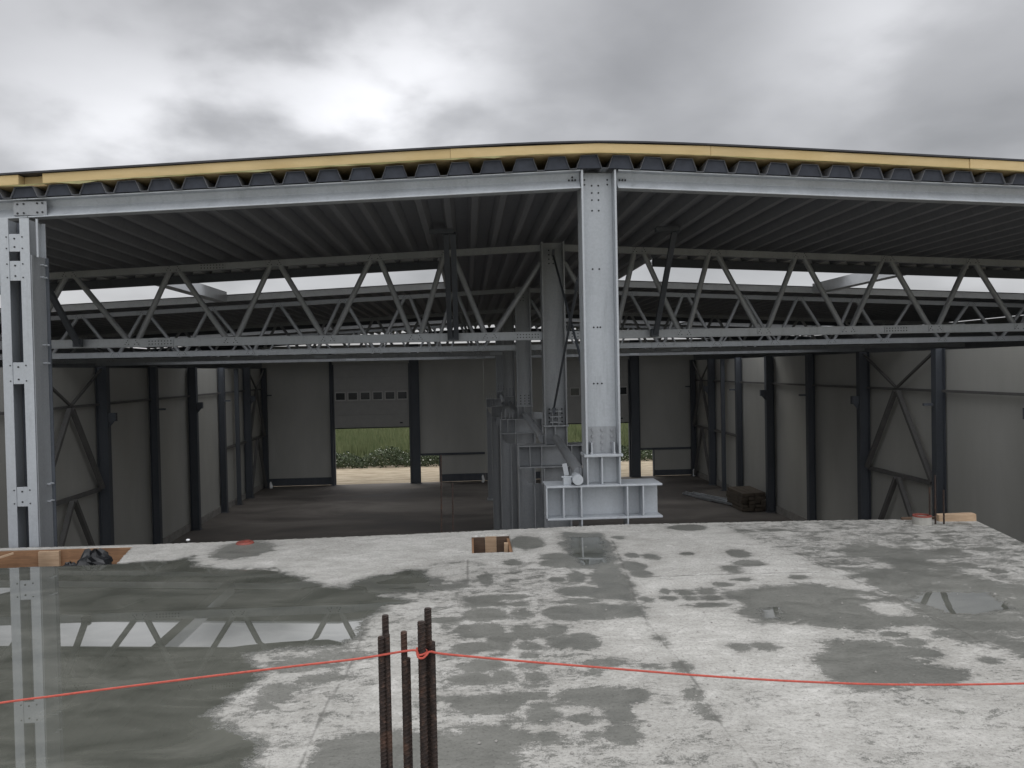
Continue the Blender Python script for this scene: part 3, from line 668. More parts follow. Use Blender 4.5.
# ------------------------------------------------------------------ left built-up post
t = thing('lattice_post', (-4.3, 8.0, 0), 'twin flanged galvanised post tied by small batten plates at the left picture edge', 'post')
dx = .0
for x0, x1 in ((-4.475, -4.385), (-4.28, -4.19)):
    mb = MB().box(x0, x1, 8.0, 8.012, -.24, 3.15).box((x0+x1)/2-.005, (x0+x1)/2+.005, 8.0125, 8.3, -.24, 3.15).box(x0, x1, 8.3005, 8.312, -.24, 3.15)
    part('member', mb, G_new, t, .002)
part('web', MB().box(-4.1895, -4.18, 8.013, 8.26, -.24, 2.80), G_shaded, t)  # web and rear flange in darker steel, side shade put into their colour
part('slot_shade', MB().box(-4.41, -4.24, 8.20, 8.21, -.24, 3.14), G_post, t)  # dark sheet set in the slot to stand for the shade inside
part('web_flange', MB().box(-4.1795, -4.150, 8.262, 8.274, -.24, 2.80), G_post, t)
part('pipe', MB().tube((-4.14, 8.05, 2.78), (-4.14, 8.05, 3.15), .012, 10), G_new, t)
for za, zb in ((2.83, 3.0), (2.55, 2.74), (1.55, 1.76), (.36, .55), (-.2, -.04)):
    b = part('batten_plate', MB().box(-4.384, -4.281, 8.006, 8.018, za, zb), G_new, t, .002)
    bolts(b, [(-4.333, 8.006, za+.045), (-4.333, 8.006, zb-.045)], M_hole, .009, .004)
    bolts(b, [(x, 7.9995, z) for x in (-4.405, -4.257) for z in (za+.03, zb-.03)], M_hole, .007, .004)
for z in (2.72, 2.60, 1.93, 1.75, .55, .38):
    part('stud', MB().tube((-4.179, 8.17, z), (-4.145, 8.17, z), .008, 8), G_new, t)
    part('stud', MB().tube((-4.179, 8.23, z), (-4.145, 8.23, z), .008, 8), G_new, t)
# ------------------------------------------------------------------ roof trusses
TL = [-.25, -1.40, -2.95, -4.49, -6.06, -7.6, -9.1, -10.6, -12.1, -13.6]; BL = [.38, -.79, -2.16, -3.65, -5.15, -6.76, -8.3, -9.85, -11.35, -12.85]
TR = [2.79, 4.0, 5.42, 6.87, 8.3, 9.7, 11.2, 12.7, 14.2]; BR = [2.33, 3.5, 4.8, 6.2, 7.65, 9.1, 10.45, 11.95, 13.45]
ZB = 2.12
def zt(x): return zr(x)-.125
def truss(Y, left, label):
    t = thing('roof_truss', ((CX0 if left else CX1), Y, ZB), label, 'truss', 'roof trusses across the hall')
    yc = Y+.12
    a, b = (XA+.1, CX0-.002) if left else (CX1+.002, XB-.1)
    part('top_chord', MB().bar((a, yc, zt(a)), (b, yc, zt(b)), .10, .10), G_shaded, t)
    mb = MB().box(a, b, yc-.05, yc+.05, ZB-.065, ZB+.065).box(a, b, yc-.064, yc-.0505, ZB+.052, ZB+.065).box(a, b, yc-.064, yc-.0505, ZB-.065, ZB-.052)
    part('bottom_chord', mb, G_new if Y < 20 else G_shaded, t)  # near chords take the lit tone, far ones the shaded copy
    T, B = (TL, BL) if left else (TR, BR)
    seq = sorted([(x, 1) for x in T]+[(x, 0) for x in B], reverse=left)
    first = (CX0-.01, 3.28) if left else (CX1+.01, 3.28)
    pr = None
    sg = -1 if left else 1
    def node(x, top, s): return (x+s*.075, yc, (zt(x)-.03 if top else ZB+.04))
    part('diagonal', MB().tube((first[0], yc, first[1]), node(seq[0][0], seq[0][1], -sg), .040, 12), G_shaded, t)
    for (xa, ta), (xb, tb) in zip(seq[:-1], seq[1:]):
        part('diagonal', MB().tube(node(xa, ta, sg), node(xb, tb, -sg), .043, 12), G_shaded, t)
    for x, top in seq:
        if not (a+.15 < x < b-.15): continue
        zc_ = zt(x) if top else ZB
        gs = part('gusset', MB().box(x-.11, x+.11, yc-.058, yc-.0515, zc_-.045, zc_+.045), G_shaded if top else (G_new if Y < 20 else G_shaded), t)
        mb = MB()
        for s in (-1, 1):
            for k in range(4): mb.tube((x+s*(.045+.018*k)+.0*k, yc-.0581, zc_+(-.02+.027*((k*2) % 3))), (x+s*(.045+.018*k), yc-.061, zc_+(-.02+.027*((k*2) % 3))), .008, 6)
        part('bolt_group', mb, M_hole, gs)
    if left:
        xs_ = [(-4.72, 0), (.98, 0), (-3.9, 1)]
    else: xs_ = [(1.85, 0), (7.0, 0)]
    for x, top in xs_:
        zc_ = zt(x) if top else ZB
        g_ = part('splice_plate', MB().box(x-.20, x+.20, yc-.062, yc-.0505, zc_-.042, zc_+.042), G_shaded if top else G_new, t)
        if Y < 13: bolts(g_, [(x-.165+i*.047, yc-.0621, zc_+j*.022) for i in range(8) for j in (-1, 1)], M_hole, .0095, .005, 'bolt', 6)
    return t
ordn = ['nearest', 'second', 'third', 'farthest']
for k, Y in enumerate(FR):
    truss(Y, True, f'{ordn[k]} steel tube truss on the left of the middle column row' if k else 'nearest tube truss, left half, with pale bolted bottom chord')
    truss(Y, False, f'{ordn[k]} steel tube truss on the right of the middle column row' if k else 'nearest tube truss, right half, beyond the tall column')
# end frame at the rear wall
t = thing('rear_rafter', (RX, YB-.3, 3.4), 'dark rafter along the top of the rear wall', 'beam')
for a, b in ((XA+.1, RX), (RX+.002, XB-.1)): part('rafter', ibeam(MB(), (a, YB-.35, zr(a)-.15), (b, YB-.35, zr(b)-.15), .25, .15), G_post, t)
# fly braces from the near truss up to the roof
for x, l, dbl in ((-5.9, 'dark slanting strut from the truss to the roof beside the left post', 0), (-.2, 'thick dark double strut hanging from the roof left of the middle column', 1), (3.0, 'dark slanting strut from the truss to the roof right of the tall column', 0)):
    t = thing('fly_brace', (x, 12.6, ZB), l, 'strut', 'dark struts from the near truss to the roof')
    top = zr(x)-.05
    for s in ((-.05, .05) if dbl else (0,)):
        part('strut', MB().bar((x+s, 12.56, ZB-.03), (x+s, 11.3, top), .075, .06), G_post, t)
    part('cleat', MB().box(x-.28, x+.06, 11.22, 11.32, zr(x)-.06, zr(x)-.004), G_post, t)
    part('cleat', MB().box(x-.07, x+.05, 12.52, 12.60, ZB-.05, ZB+.07), G_post, t)
# ------------------------------------------------------------------ side walls, posts, rails
def side_wall(X, s, label):
    t = thing('side_wall', (X, 8.2, GZ), label, 'wall')
    Xo = XA if s < 0 else XB
    part('outer_panel', MB().box(min(Xo, Xo+s*.14), max(Xo, Xo+s*.14), 8.05, YB, GZ-.02, zr(Xo)-.01), M_grey, t)  # guessed outer wall of the side bay, added to keep daylight out
    edges = [8.05]+POSTS
    top = 1.85
    for a, b in zip(edges[:-1], edges[1:]):
        zz_ = GZ+.25; hs = [zz_, top]
        part('wall_panel', MB().box(min(X, X+s*.14), max(X, X+s*.14), a+.006, b-.006, GZ+.25, top), M_panel, t)
    part('wall_panel', MB().box(min(X, X+s*.14), max(X, X+s*.14), POSTS[-1]+.006, YB-.01, GZ+.25, top), M_panel, t)
    part('plinth', MB().box(min(X-s*.04, X+s*.16), max(X-s*.04, X+s*.16), 8.05, YB-.01, GZ, GZ+.245), M_conc, t)
    return t
side_wall(WL, -1, 'long panelled side wall of the hall on the left')
side_wall(WR, 1, 'long panelled side wall of the hall on the right')
def ord_(k): return ['corner', 'next', 'third', 'fourth', 'fifth', 'sixth', 'seventh', 'eighth', 'ninth'][k]
for X, s, side in ((WL, 1, 'left'), (WR, -1, 'right')):
    for k, Y in enumerate(POSTS):
        n = len(POSTS)-1-k
        lab = f'dark steel post in the rear {side} corner of the hall' if n == 0 else f'dark steel post on the {side} wall, {["", "first", "second", "third", "fourth", "fifth", "sixth", "seventh", "eighth"][n]} out from the rear corner'
        t = thing('wall_post', (X+s*.17, Y, GZ), lab, 'post', 'dark steel posts along the side walls')
        big = (k % 2 == 1)
        x0, x1 = sorted((X+s*.045, X+s*(.33 if big else .27)))
        part('shaft', ishape(MB(), x0, x1, Y-.10, Y+.10, GZ+.02, 1.88, .013, .009), G_post, t)
        part('base_plate', MB().box(x0-.04, x1+.04, Y-.14, Y+.14, GZ+.001, GZ+.0195), G_post, t)
        xa, xb = sorted((X+s*.335 if big else X+s*.275, X+s*.52))
        if big: part('bracket', MB().box(xa, xb, Y-.06, Y+.06, .44, .66).prism([(xa if s > 0 else xb, .50), (xb if s > 0 else xa, .50), (xa if s > 0 else xb, .28)], Y-.01, Y+.01), G_post, t)
        else: part('bracket', MB().box(xa, sorted((xa, xb))[0]+.22, Y-.04, Y+.04, .55, .61), G_post, t)
    ys = [8.1]+POSTS
    for a, b in zip(ys[:-1], ys[1:]):
        q = part('wall_rail', MB().box(*sorted((X+s*.06, X+s*.14)), a+.105, b-.105, .86, .92), G_brace)
        i = POSTS.index(b); n = len(POSTS)-1-i
        tag(q, f'upper horizontal rail on the {side} wall, {["in the rear bay", "second bay from the rear", "third bay from the rear", "fourth bay from the rear", "fifth bay from the rear", "sixth bay from the rear", "seventh bay from the rear", "eighth bay from the rear", "in the bay nearest the slab"][n]}', 'rail', 'horizontal rails on the side walls')
        if n in (0, 1) or (b == 21.6):
            q = part('wall_rail', MB().box(*sorted((X+s*.06, X+s*.14)), a+.105, b-.105, -1.38, -1.28), G_brace)
            tag(q, f'lower horizontal rail on the {side} wall, {"in the rear bay" if n == 0 else "second bay from the rear" if n == 1 else "below the chevron brace"}', 'rail', 'horizontal rails on the side walls')
    for Ya, Yb_, nm in ((18.2, 21.5, 'near'), (35.5, 38.3, 'rear corner')):
        t = thing('chevron_brace', (X+s*.2, (Ya+Yb_)/2, GZ), f'two-tier chevron brace on the {side} wall, {nm} bay', 'brace', 'chevron braces on the side walls')
        ym = (Ya+Yb_)/2; xx = X+s*.20
        for zt_, zb_ in ((.85, -1.28), (-1.38, GZ+.1)):
            for ye in (Ya+.1, Yb_-.1):
                part('brace_leg', MB().bar((xx, ym+(.05 if ye > ym else -.05), zt_), (xx, ye, zb_), .09, .11, (1, 0, 0)), G_brace, t)
        part('brace_leg', MB().bar((xx, Ya, 1.8), (xx, ym-.05, .95), .05, .06, (1, 0, 0)), G_brace, t)
        part('brace_leg', MB().bar((xx, Yb_, 1.8), (xx, ym+.05, .95), .05, .06, (1, 0, 0)), G_brace, t)
    t = thing('mid_post', (X+s*.12, 33.7, GZ), f'slim intermediate post on the {side} wall near the rear', 'post')
    part('shaft', MB().box(*sorted((X+s*.14, X+s*.30)), 33.64, 33.76, GZ, 1.84), G_post, t); part('foot', MB().box(*sorted((X+s*.10, X+s*.36)), 33.6, 33.8, GZ+.001, GZ+.02), G_post, t)
# ------------------------------------------------------------------ rear wall and doors
t = thing('rear_wall', (RX, YB, GZ), 'panelled rear wall of the hall with two tall door openings', 'wall')
def rp(x0, x1, z0, z1, name='wall_panel', mat=M_panel, d=.14, y=YB): return part(name, MB().box(x0, x1, y, y+d, z0, z1), mat, t)
rt = 2.9
rp(XA, WL-.003, GZ, rt, 'wall_panel', M_grey); rp(WR+.003, XB, GZ, rt, 'wall_panel', M_grey)
rp(WL, -6.55, GZ+.38, rt); rp(WL, -6.45, GZ+.02, GZ+.375, 'plinth', G_post, .16, YB-.03)
rp(-6.545, -2.48, 1.95, rt); rp(-6.547, -6.38, GZ, 1.945, 'jamb', G_post, .16, YB-.02); rp(7.88, 8.345, GZ, 1.945, 'jamb', G_post, .16, YB-.02); rp(-2.44, .8, -2.39, rt); rp(-1.36, .8, -3.42, -2.50)
rp(-2.44, .8, -2.495, -2.395, 'lintel_rail', G_post, .18, YB-.06); rp(-1.34, .8, GZ+.02, -3.425, 'plinth', G_post, .16, YB-.03)
rp(-1.42, -1.365, GZ, -2.5, 'jamb', G_post, .18, YB-.04)
rp(.805, 4.22, GZ+.38, rt); rp(.805, 4.22, GZ+.02, GZ+.375, 'plinth', G_post, .16, YB-.03)
rp(4.225, 8.0, 1.95, rt); rp(8.35, WR, -2.40, rt); rp(9.12, WR, -3.50, -2.505)
rp(8.35, WR, -2.50, -2.405, 'lintel_rail', G_post, .18, YB-.06); rp(9.14, WR, GZ+.02, -3.505, 'plinth', G_post, .16, YB-.03)
rp(9.06, 9.115, GZ, -2.505, 'jamb', G_post, .18, YB-.04)
def ddoor(x0, x1, zb, label, side):
    d = thing('overhead_door', (x0, YB-.12, GZ), label, 'door', 'overhead doors in the rear wall')
    zt_ = 1.98; n = 5; hs = (zt_-zb)/n; y0, y1 = YB-.10, YB-.055
    for i in range(n):
        a, b = zb+i*hs+.0015, zb+(i+1)*hs-.0015
        s_ = part('door_section', MB().box(x0+.06, x1-.06, y0, y1, a, b), M_door, d, .004)
        if i == 2:
            w_ = (x1-x0-.12)/6
            for k in range(6):
                c = x0+.06+w_*(k+.5); fr = part('window', MB().box(c-w_*.42, c+w_*.42, y0-.014, y0-.0005, a+.08, b-.10), M_frame, s_, .003, 'narrow framed window in the door')
                part('pane', MB().box(c-w_*.35, c+w_*.35, y0-.018, y0-.0145, a+.13, b-.15), M_pane, fr)
    part('lining', MB().box(x0+.06, x1-.06, y1+.002, y1+.012, zb, zt_), M_dark, d)
    part('bottom_seal', MB().box(x0+.06, x1-.06, y0+.004, y1-.004, zb-.05, zb+.006), M_dark, d)
    for x in (x0+.0, x1-.055): part('track', MB().box(x, x+.05, y0-.03, y1, GZ, 1.98), G_post, d)
    part('handle', MB().box(x1-.5, x1-.36, y0-.04, y0-.001, zb+.16, zb+.22), M_dark, d)
ddoor(-6.42, -2.76, -1.06, 'half raised overhead door with a row of windows, left of the columns', 0)
ddoor(4.30, 7.92, -1.10, 'half raised overhead door partly hidden behind the tall column', 1)
for x0, x1, l in ((-6.55, -6.43, 'slim dark jamb post left of the left overhead door'), (-2.75, -2.30, 'broad dark jamb post right of the left overhead door'), (4.06, 4.29, 'dark jamb post left of the right overhead door'), (7.94, 8.38, 'broad dark jamb post right of the right overhead door')):
    d = thing('door_post', ((x0+x1)/2, YB-.2, GZ), l, 'post', 'dark posts beside the overhead doors')
    part('shaft', ishape(MB(), x0, x1, YB-.28, YB-.125, GZ+.02, 2.9, .02, .012), G_post, d)
    part('base_plate', MB().box(x0-.06, x1+.06, YB-.34, YB-.11, GZ+.001, GZ+.0195), G_post, d)
# small white lamps on the floor line of the rear wall, modelled as crumpled rags
for x, y, l in ((271, 486, 'small white rag-shaped lamp in the rear left corner of the hall'), (694, 473, 'white rag-shaped lamp hanging low in the rear right corner'), (483, 479, 'white rag-shaped lamp at the foot of the far middle column')):
    p = at_y(x, y, YB-.6)
    mb = MB(); n = 9
    vs = []
    for j in range(5):
        for i in range(n):
            a = 2*math.pi*i/n; r = .07*(1+.5*math.sin(3*a+j))*(1-.12*j)*(.6 if j in (0, 4) else 1)
            vs.append((p.x+r*math.cos(a), p.y+r*.7*math.sin(a), p.z-.16+j*.09))
    fs = [(j*n+i, j*n+(i+1) % n, (j+1)*n+(i+1) % n, (j+1)*n+i) for j in range(4) for i in range(n)]+[tuple(range(n-1, -1, -1)), tuple(range(4*n, 5*n))]
    q = part('rag', mb.add(vs, fs), M_white); tag(q, l, 'rag')
# ------------------------------------------------------------------ things lying in the hall
t = thing('timber_stack', (10.35, 29.6, GZ), 'stack of brown timber lying against the right wall', 'timber')
for j in range(5):
    for i in range(4):
        x = 9.95+i*.24+rng.uniform(-.02, .02); y0 = 28.7+rng.uniform(-.1, .1)
        part('plank', MB().box(x, x+.22, y0, y0+1.7, GZ+.02+j*.135, GZ+.02+j*.135+.115), M_old, t)
t = thing('steel_bundle', (9.6, 31.4, GZ), 'loose bundle of thin steel bars on the floor left of the timber stack', 'steel bars')
for i in range(14):
    a = Vector((8.9+rng.uniform(-.1, .9), 31.0+rng.uniform(0, 2.2), GZ+.04+.02*(i % 4))); dd = Vector((rng.uniform(.5, .9), -rng.uniform(1.6, 2.6), 0))
    part('bar', MB().bar(a, a+dd, .06, .05), G_shaded if i % 2 else G_new, t)
# ------------------------------------------------------------------ rebars
def rebar_mb(x, y, z0, z1, r=.0095, n=10, lean=(0, 0)):
    mb = MB(); p0 = Vector((x, y, z0)); p1 = Vector((x+lean[0], y+lean[1], z1))
    mb.tube(p0, p1, r*.9, n); d = p1-p0; L_ = d.length; d.normalize()
    k = int(L_/.0135)
    for i in range(k):
        c = p0+d*(L_*(i+.5)/k)
        u = Vector((1, 0, 0)); v = Vector((0, 1, 0)); tilt = .0045
        vs = []
        m_ = 10
        for rr, dz in ((r*.86, -.0028), (r*1.22, 0), (r*.86, .0028)):
            for j in range(m_):
                a = 2*math.pi*j/m_; vs.append(c+u*math.cos(a)*rr+v*math.sin(a)*rr+Vector((0, 0, dz+tilt*math.cos(a))))
        mb.add(vs, [(q*m_+j, q*m_+(j+1) % m_, (q+1)*m_+(j+1) % m_, (q+1)*m_+j) for q in range(2) for j in range(m_)])
    for s in (-1, 1):
        mb.box(x+s*r*.95-.0012, x+s*r*.95+.0012, y-.0015, y+.0015, z0, z1-.002) if lean == (0, 0) else None
    return mb
RB = [(385.2, 615, 2.725, 'rusty rebar with a raised tip, back bar of the left cluster'), (381.3, 636.4, 2.70, 'rusty rebar at the left of the foreground, lower bar of the left cluster'), (387.0, 634, 2.698, 'rusty rebar on the right side of the left cluster'),
      (403.8, 631.3, 2.70, 'taller rusty rebar of the middle foreground pair'), (407.3, 657.7, 2.712, 'shortest rusty rebar in the foreground, in the middle pair'),
      (421.2, 621.3, 2.69, 'thick rusty rebar with the red rope tied round it'), (427.7, 608, 2.715, 'tallest rusty rebar, just behind the roped one'), (432.0, 641.5, 2.70, 'short rusty rebar right of the roped one')]
RR = [.0105, .0112, .0085, .0098, .0098, .0122, .0112, .0100]
knot = None
for (px, py, Y, l), r in zip(RB, RR):
    p = at_y(px, py, Y)
    o = part('rebar', rebar_mb(p.x, p.y, -.05, p.z, r), M_rust); tag(o, l, 'rebar', 'rusty rebars standing in the foreground')
    if 'roped' in l or 'red rope' in l:
        if knot is None: knot = (p.x, p.y)
for px, ytop, yb, l in ((441.5, 455, 531, 'taller thin rebar at the slab edge left of the small recess'), (453, 483, 531, 'shorter thin rebar at the slab edge left of the small recess'),
                        (930, 487, 524, 'left thin bar at the far right slab corner'), (935.5, 475, 524, 'tallest thin bar at the far right slab corner'), (944, 490, 524, 'right thin bar at the far right slab corner')):
    b = at_z(px, yb); p = at_y(px-.5, ytop, b.y)
    o = part('thin_rebar', rebar_mb(b.x, b.y, -.1, p.z, .0085, 8, (p.x-b.x, 0)), M_rust); tag(o, l, 'rebar', 'thin rebars at the far slab edge')
# ------------------------------------------------------------------ rope
kx, ky = knot
P = [at_y(a, b, 2.70+dy) for a, b, dy in ((-160, 727, .2), (0, 703, .1), (50, 696.5, .08), (100, 690, .06), (200, 677.5, .03), (300, 665.5, .0), (360, 658.5, -.01))]
zk = at_y(421, 652.5, 2.68).z
P += [Vector((kx-.045, ky-.004, zk+.006)), Vector((kx-.016, ky-.008, zk+.003))]
for k in range(1, 12):
    a = math.pi*1.05+k*(2*math.pi)/11; P.append(Vector((kx+.0165*math.cos(a), ky+.0165*math.sin(a), zk-.010+.0018*k)))
P += [Vector((kx-.012, ky-.018, zk-.012)), Vector((kx+.004, ky-.021, zk-.015)), Vector((kx+.016, ky-.015, zk-.007)), Vector((kx+.03, ky-.008, zk+.001))]
P += [at_y(a, b, 2.70+dy) for a, b, dy in ((446, 654.2, -.01), (520, 661, .0), (600, 667.5, .0), (700, 675.5, .02), (800, 681.5, .04), (900, 684.6, .06), (1024, 683.5, .1), (1190, 678, .2))]
# smooth the path a little
def cat(P, m=6):
    out_ = []
    for i in range(len(P)-1):
        a, b, c, d = P[max(i-1, 0)], P[i], P[i+1], P[min(i+2, len(P)-1)]
        for k in range(m):
            s = k/m; out_.append(.5*((2*b)+(c-a)*s+(2*a-5*b+4*c-d)*s*s+(3*b-a-3*c+d)*s**3))
    return out_+[P[-1]]
o = part('rope', MB().path(cat(P), .0038, 8), M_rope, smooth=False); tag(o, 'thin red rope stretched across the foreground and looped round a rebar', 'rope')
# ------------------------------------------------------------------ timber and litter in the slab recesses
t = thing('edge_board', (-4.5, 7.72, -.2), 'stained brown shuttering board along the left slab recess', 'board')
part('board', MB().box(-6.2, -3.15, 7.69, 7.71, -.234, -.006), M_wood, t, .002)
part('cleat', MB().box(-4.02, -3.83, 7.655, 7.689, -.234, -.012), M_wood2, t, .003)
part('cleat', MB().box(-4.6, -4.52, 7.655, 7.689, -.234, -.02), M_wood, t, .003)
part('rim', MB().box(-6.2, -3.1, 7.712, 7.80, -.235, -.002), M_conc, t)
t = part('slanting_lath', MB().bar((-4.75, 7.30, -.15), (-4.22, 7.62, -.01), .03, .015), M_wood2); tag(t, 'thin pale lath lying aslant in the left recess', 'lath')
t = part('end_board', MB().bar((-3.03, 7.02, -.12), (-3.13, 7.67, -.12), .02, .22), M_wood); tag(t, 'short brown board closing the right end of the left recess', 'board')
t = part('loose_plank', MB().bar((-5.9, 7.22, -.20), (-3.3, 7.46, -.20), .12, .03), M_wood3); tag(t, 'dark wet plank on the bottom of the left recess', 'plank')
# crumpled black bag
def blob(c, r, n=18, m=12, seed=1, amp=.25):
    rg = random.Random(seed); ph = [(rg.uniform(2, 7), rg.uniform(2, 7), rg.uniform(0, 6), rg.uniform(.3, 1)) for _ in range(6)]
    vs = []; fs = []
    for j in range(m+1):
        th = math.pi*j/m
        for i in range(n):
            a = 2*math.pi*i/n; k = 1+amp*sum(w_*math.sin(f1*a+p_)*math.sin(f2*th+p_) for f1, f2, p_, w_ in [(round(q[0]), q[1], q[2], q[3]) for q in ph])/3
            vs.append((c[0]+r[0]*k*math.sin(th)*math.cos(a), c[1]+r[1]*k*math.sin(th)*math.sin(a), c[2]+r[2]*k*math.cos(th)))
    for j in range(m):
        for i in range(n): fs.append((j*n+i, j*n+(i+1) % n, (j+1)*n+(i+1) % n, (j+1)*n+i))
    return MB().add(vs, fs)
c = at_z(90, 560, 0)
t = thing('black_bag', (c.x, 7.2, -.2), 'crumpled black plastic bag lying in the left recess', 'bag')
part('bag', blob((c.x+.03, 7.2, -.06), (.15, .12, .13), seed=3, amp=.45), M_dark, t); part('neck', blob((c.x-.17, 7.18, -.08), (.08, .05, .06), 12, 8, 5, .5), M_dark, t)
c = at_z(245, 543.5)
t = thing('red_cap', (c.x, c.y, 0), 'flat red plastic lid lying on the dry slab near its far edge', 'lid')
part('lid', MB().tube((c.x, c.y, 0), (c.x, c.y, .018), .085, 20, .075), M_red, t, .004); part('knob', MB().tube((c.x+.02, c.y, .0185), (c.x+.02, c.y, .030), .03, 12), M_red, t)
c = at_z(188, 541)
t = thing('white_scrap', (c.x, c.y, 0), 'small white scrap lying on the slab edge', 'scrap'); part('scrap', blob((c.x-.0, c.y, .01), (.02, .015, .012), 8, 6, 2), M_white, t)
c = at_z(922, 524)
t = thing('cement_pipe', (c.x, c.y, 0), 'low grey cement ring with a red rim at the far right slab corner', 'pipe')
mb = MB(); n = 24
vs = []
for r_, z_ in ((.085, .0), (.085, .075), (.068, .075), (.068, .005)):
    vs += [(c.x+r_*math.cos(2*math.pi*i/n), c.y+r_*math.sin(2*math.pi*i/n), z_) for i in range(n)]
mb.add(vs, [(q*n+i, q*n+(i+1) % n, (q+1)*n+(i+1) % n, (q+1)*n+i) for q in range(3) for i in range(n)]+[tuple(range(3*n, 4*n))])
part('ring', mb, M_mortar, t)
vs = []
for r_, z_ in ((.086, .0755), (.086, .09), (.066, .09), (.066, .0755)):
    vs += [(c.x+r_*math.cos(2*math.pi*i/n), c.y+r_*math.sin(2*math.pi*i/n), z_) for i in range(n)]
part('rim', MB().add(vs, [(q*n+i, q*n+(i+1) % n, ((q+1) % 4)*n+(i+1) % n, ((q+1) % 4)*n+i) for q in range(4) for i in range(n)]), M_red, t)
t = part('timber_block', MB().bar((4.66, 7.72, .025), (5.02, 7.68, .035), .09, .075), M_wood2, bevel=.004); tag(t, 'pale timber block lying on the far right slab corner', 'timber')
t = part('edge_strip', MB().bar((4.35, 7.82, .0), (4.98, 7.80, .0), .03, .05), M_wood3, bevel=.003); tag(t, 'thin dark batten behind the pale timber block', 'batten')
# recess in the middle
t = thing('recess_box', (.19, 7.3, -.23), 'brown timber shuttering box lining the small recess in the slab', 'formwork')
part('board', MB().box(.01, .14, 7.655, 7.685, -.233, -.012), M_wood3, t); part('board', MB().box(.142, .25, 7.645, 7.675, -.233, -.006), M_wood2, t); part('board', MB().box(.252, .375, 7.655, 7.685, -.233, -.01), M_wood3, t)
part('board', MB().box(.348, .373, 7.02, 7.64, -.233, -.02), M_wood, t); part('board', MB().box(.31, .345, 7.30, 7.36, -.233, .0), M_wood2, t)
part('board', MB().box(.008, .03, 7.0, 7.64, -.233, -.012), M_wood, t); part('board', MB().box(.04, .33, 7.50, 7.56, -.20, -.16), M_wood, t)
t = part('plastic_bag', blob((.22, 7.12, -.12), (.10, .07, .06), 16, 10, 8, .5), M_blue); tag(t, 'crumpled bluish plastic bag in the small slab recess', 'bag')
t = part('plastic_bottle', MB().tube((.08, 7.2, -.16), (.20, 7.26, -.14), .035, 14).tube((.20, 7.26, -.14), (.24, 7.28, -.133), .033, 14, .012), M_white); tag(t, 'small pale bottle lying beside the bag in the small recess', 'bottle')
# gravel and crumbs on the slab
mb = MB()
for _ in range(110):
    px_, py_ = rng.uniform(400, 1024), rng.uniform(540, 768)
    c = at_z(px_, py_); s = abs(rng.normal(.0045, .003))+.002
    if (6.9 < c.y and (c.x < -2.9 or 0 < c.x < .4)): continue
    rr = [Vector((rng.uniform(.6, 1.2)*s*dx_, rng.uniform(.6, 1.2)*s*dy_, s*.8*dz_)) for dx_, dy_, dz_ in ((1, 0, 0), (0, 1, 0), (-1, 0, 0), (0, -1, 0), (0, 0, 1))]
    mb.add([c+r_+Vector((0, 0, .002)) for r_ in rr], [(0, 1, 4), (1, 2, 4), (2, 3, 4), (3, 0, 4), (0, 3, 2, 1)])
o = part('concrete_crumbs', mb, M_conc); tag(o, 'tiny crumbs of concrete strewn over the slab', 'crumbs'); o['kind'] = 'stuff'
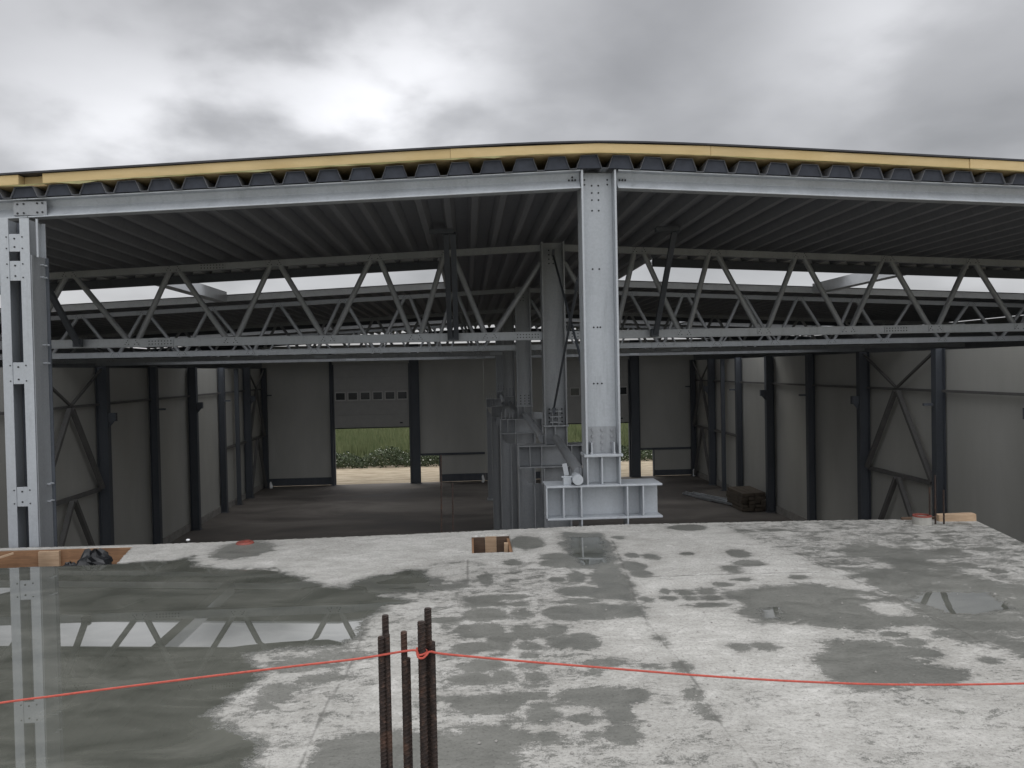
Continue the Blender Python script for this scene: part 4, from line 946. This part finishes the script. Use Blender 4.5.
# ------------------------------------------------------------------ meadow and weeds behind the hall
def blades(n, xr, yr, hr, wd, name, mat, bend=.3, zb=GZ-.03, clump=0):
    x = rng.uniform(*xr, n); y = rng.uniform(*yr, n)
    if clump: 
        cx = rng.uniform(*xr, clump); cy = rng.uniform(*yr, clump); k = rng.integers(0, clump, n); x = cx[k]+rng.normal(0, .28, n); y = cy[k]+rng.normal(0, .28, n)
    h = rng.uniform(*hr, n)*(1+.25*np.sin(x*.7)+.15*np.sin(x*2.3+y)); a = rng.uniform(0, 2*math.pi, n); b = rng.uniform(0, bend, n)*h; wdt = wd*rng.uniform(.6, 1.4, n)
    dx, dy = np.cos(a), np.sin(a); c = rng.uniform(0, 2*math.pi, n); lx, ly = np.cos(c)*b, np.sin(c)*b
    v = np.stack([np.stack([x-dx*wdt, y-dy*wdt, np.full(n, zb)], 1), np.stack([x+dx*wdt, y+dy*wdt, np.full(n, zb)], 1),
                  np.stack([x+dx*wdt*.7+lx*.5, y+dy*wdt*.7+ly*.5, zb+h*.6], 1), np.stack([x+lx, y+ly, zb+h], 1)], 1).reshape(-1, 3)
    f = np.arange(4*n, dtype=np.int32)
    me = bpy.data.meshes.new(name); me.vertices.add(4*n); me.vertices.foreach_set('co', v.ravel()); me.loops.add(4*n); me.loops.foreach_set('vertex_index', f)
    me.polygons.add(n); me.polygons.foreach_set('loop_start', np.arange(0, 4*n, 4, dtype=np.int32)); me.update(calc_edges=True); me.materials.append(mat)
    o = bpy.data.objects.new(name, me); sc.collection.objects.link(o); o['kind'] = 'stuff'; return o
o = blades(90000, (-26, 30), (51, 95), (.35, .9), .035, 'meadow_grass', M_blade); o['label'] = 'tall green meadow grass beyond the doors'; o['category'] = 'grass'
# leafy weeds: small leaf quads spread through a low bank
def leaves(n, xr, yr, name, mat, size=.05, top=.75):
    x = rng.uniform(*xr, n); y = rng.uniform(*yr, n); hm = top*(.65+.35*np.sin(x*1.7)*np.sin(x*.53+1)+.2*np.sin(x*5.1+y*3))
    z = GZ-.03+hm*rng.uniform(0, 1, n)**.7; s = size*rng.uniform(.5, 1.5, n)
    q = rng.normal(size=(n, 3)); q /= np.linalg.norm(q, axis=1)[:, None]; r_ = np.cross(q, rng.normal(size=(n, 3))); r_ /= np.linalg.norm(r_, axis=1)[:, None]
    c = np.stack([x, y, z], 1)
    v = np.stack([c-q*s[:, None], c-r_*s[:, None]*.5, c+q*s[:, None], c+r_*s[:, None]*.5], 1).reshape(-1, 3)
    me = bpy.data.meshes.new(name); me.vertices.add(4*n); me.vertices.foreach_set('co', v.ravel()); me.loops.add(4*n); me.loops.foreach_set('vertex_index', np.arange(4*n, dtype=np.int32))
    me.polygons.add(n); me.polygons.foreach_set('loop_start', np.arange(0, 4*n, 4, dtype=np.int32)); me.update(calc_edges=True); me.materials.append(mat)
    o = bpy.data.objects.new(name, me); sc.collection.objects.link(o); o['kind'] = 'stuff'; return o
o = leaves(60000, (-20, 24), (45.2, 48.5), 'weeds', M_weed, .07, .85); o['label'] = 'leafy dark green weeds along the sandy track'; o['category'] = 'weeds'
o = leaves(4500, (-20, 24), (45.0, 48.5), 'weed_flowers', M_flow, .035, 1.0); o['label'] = 'white flower heads among the weeds'; o['category'] = 'flowers'
for v in []: pass
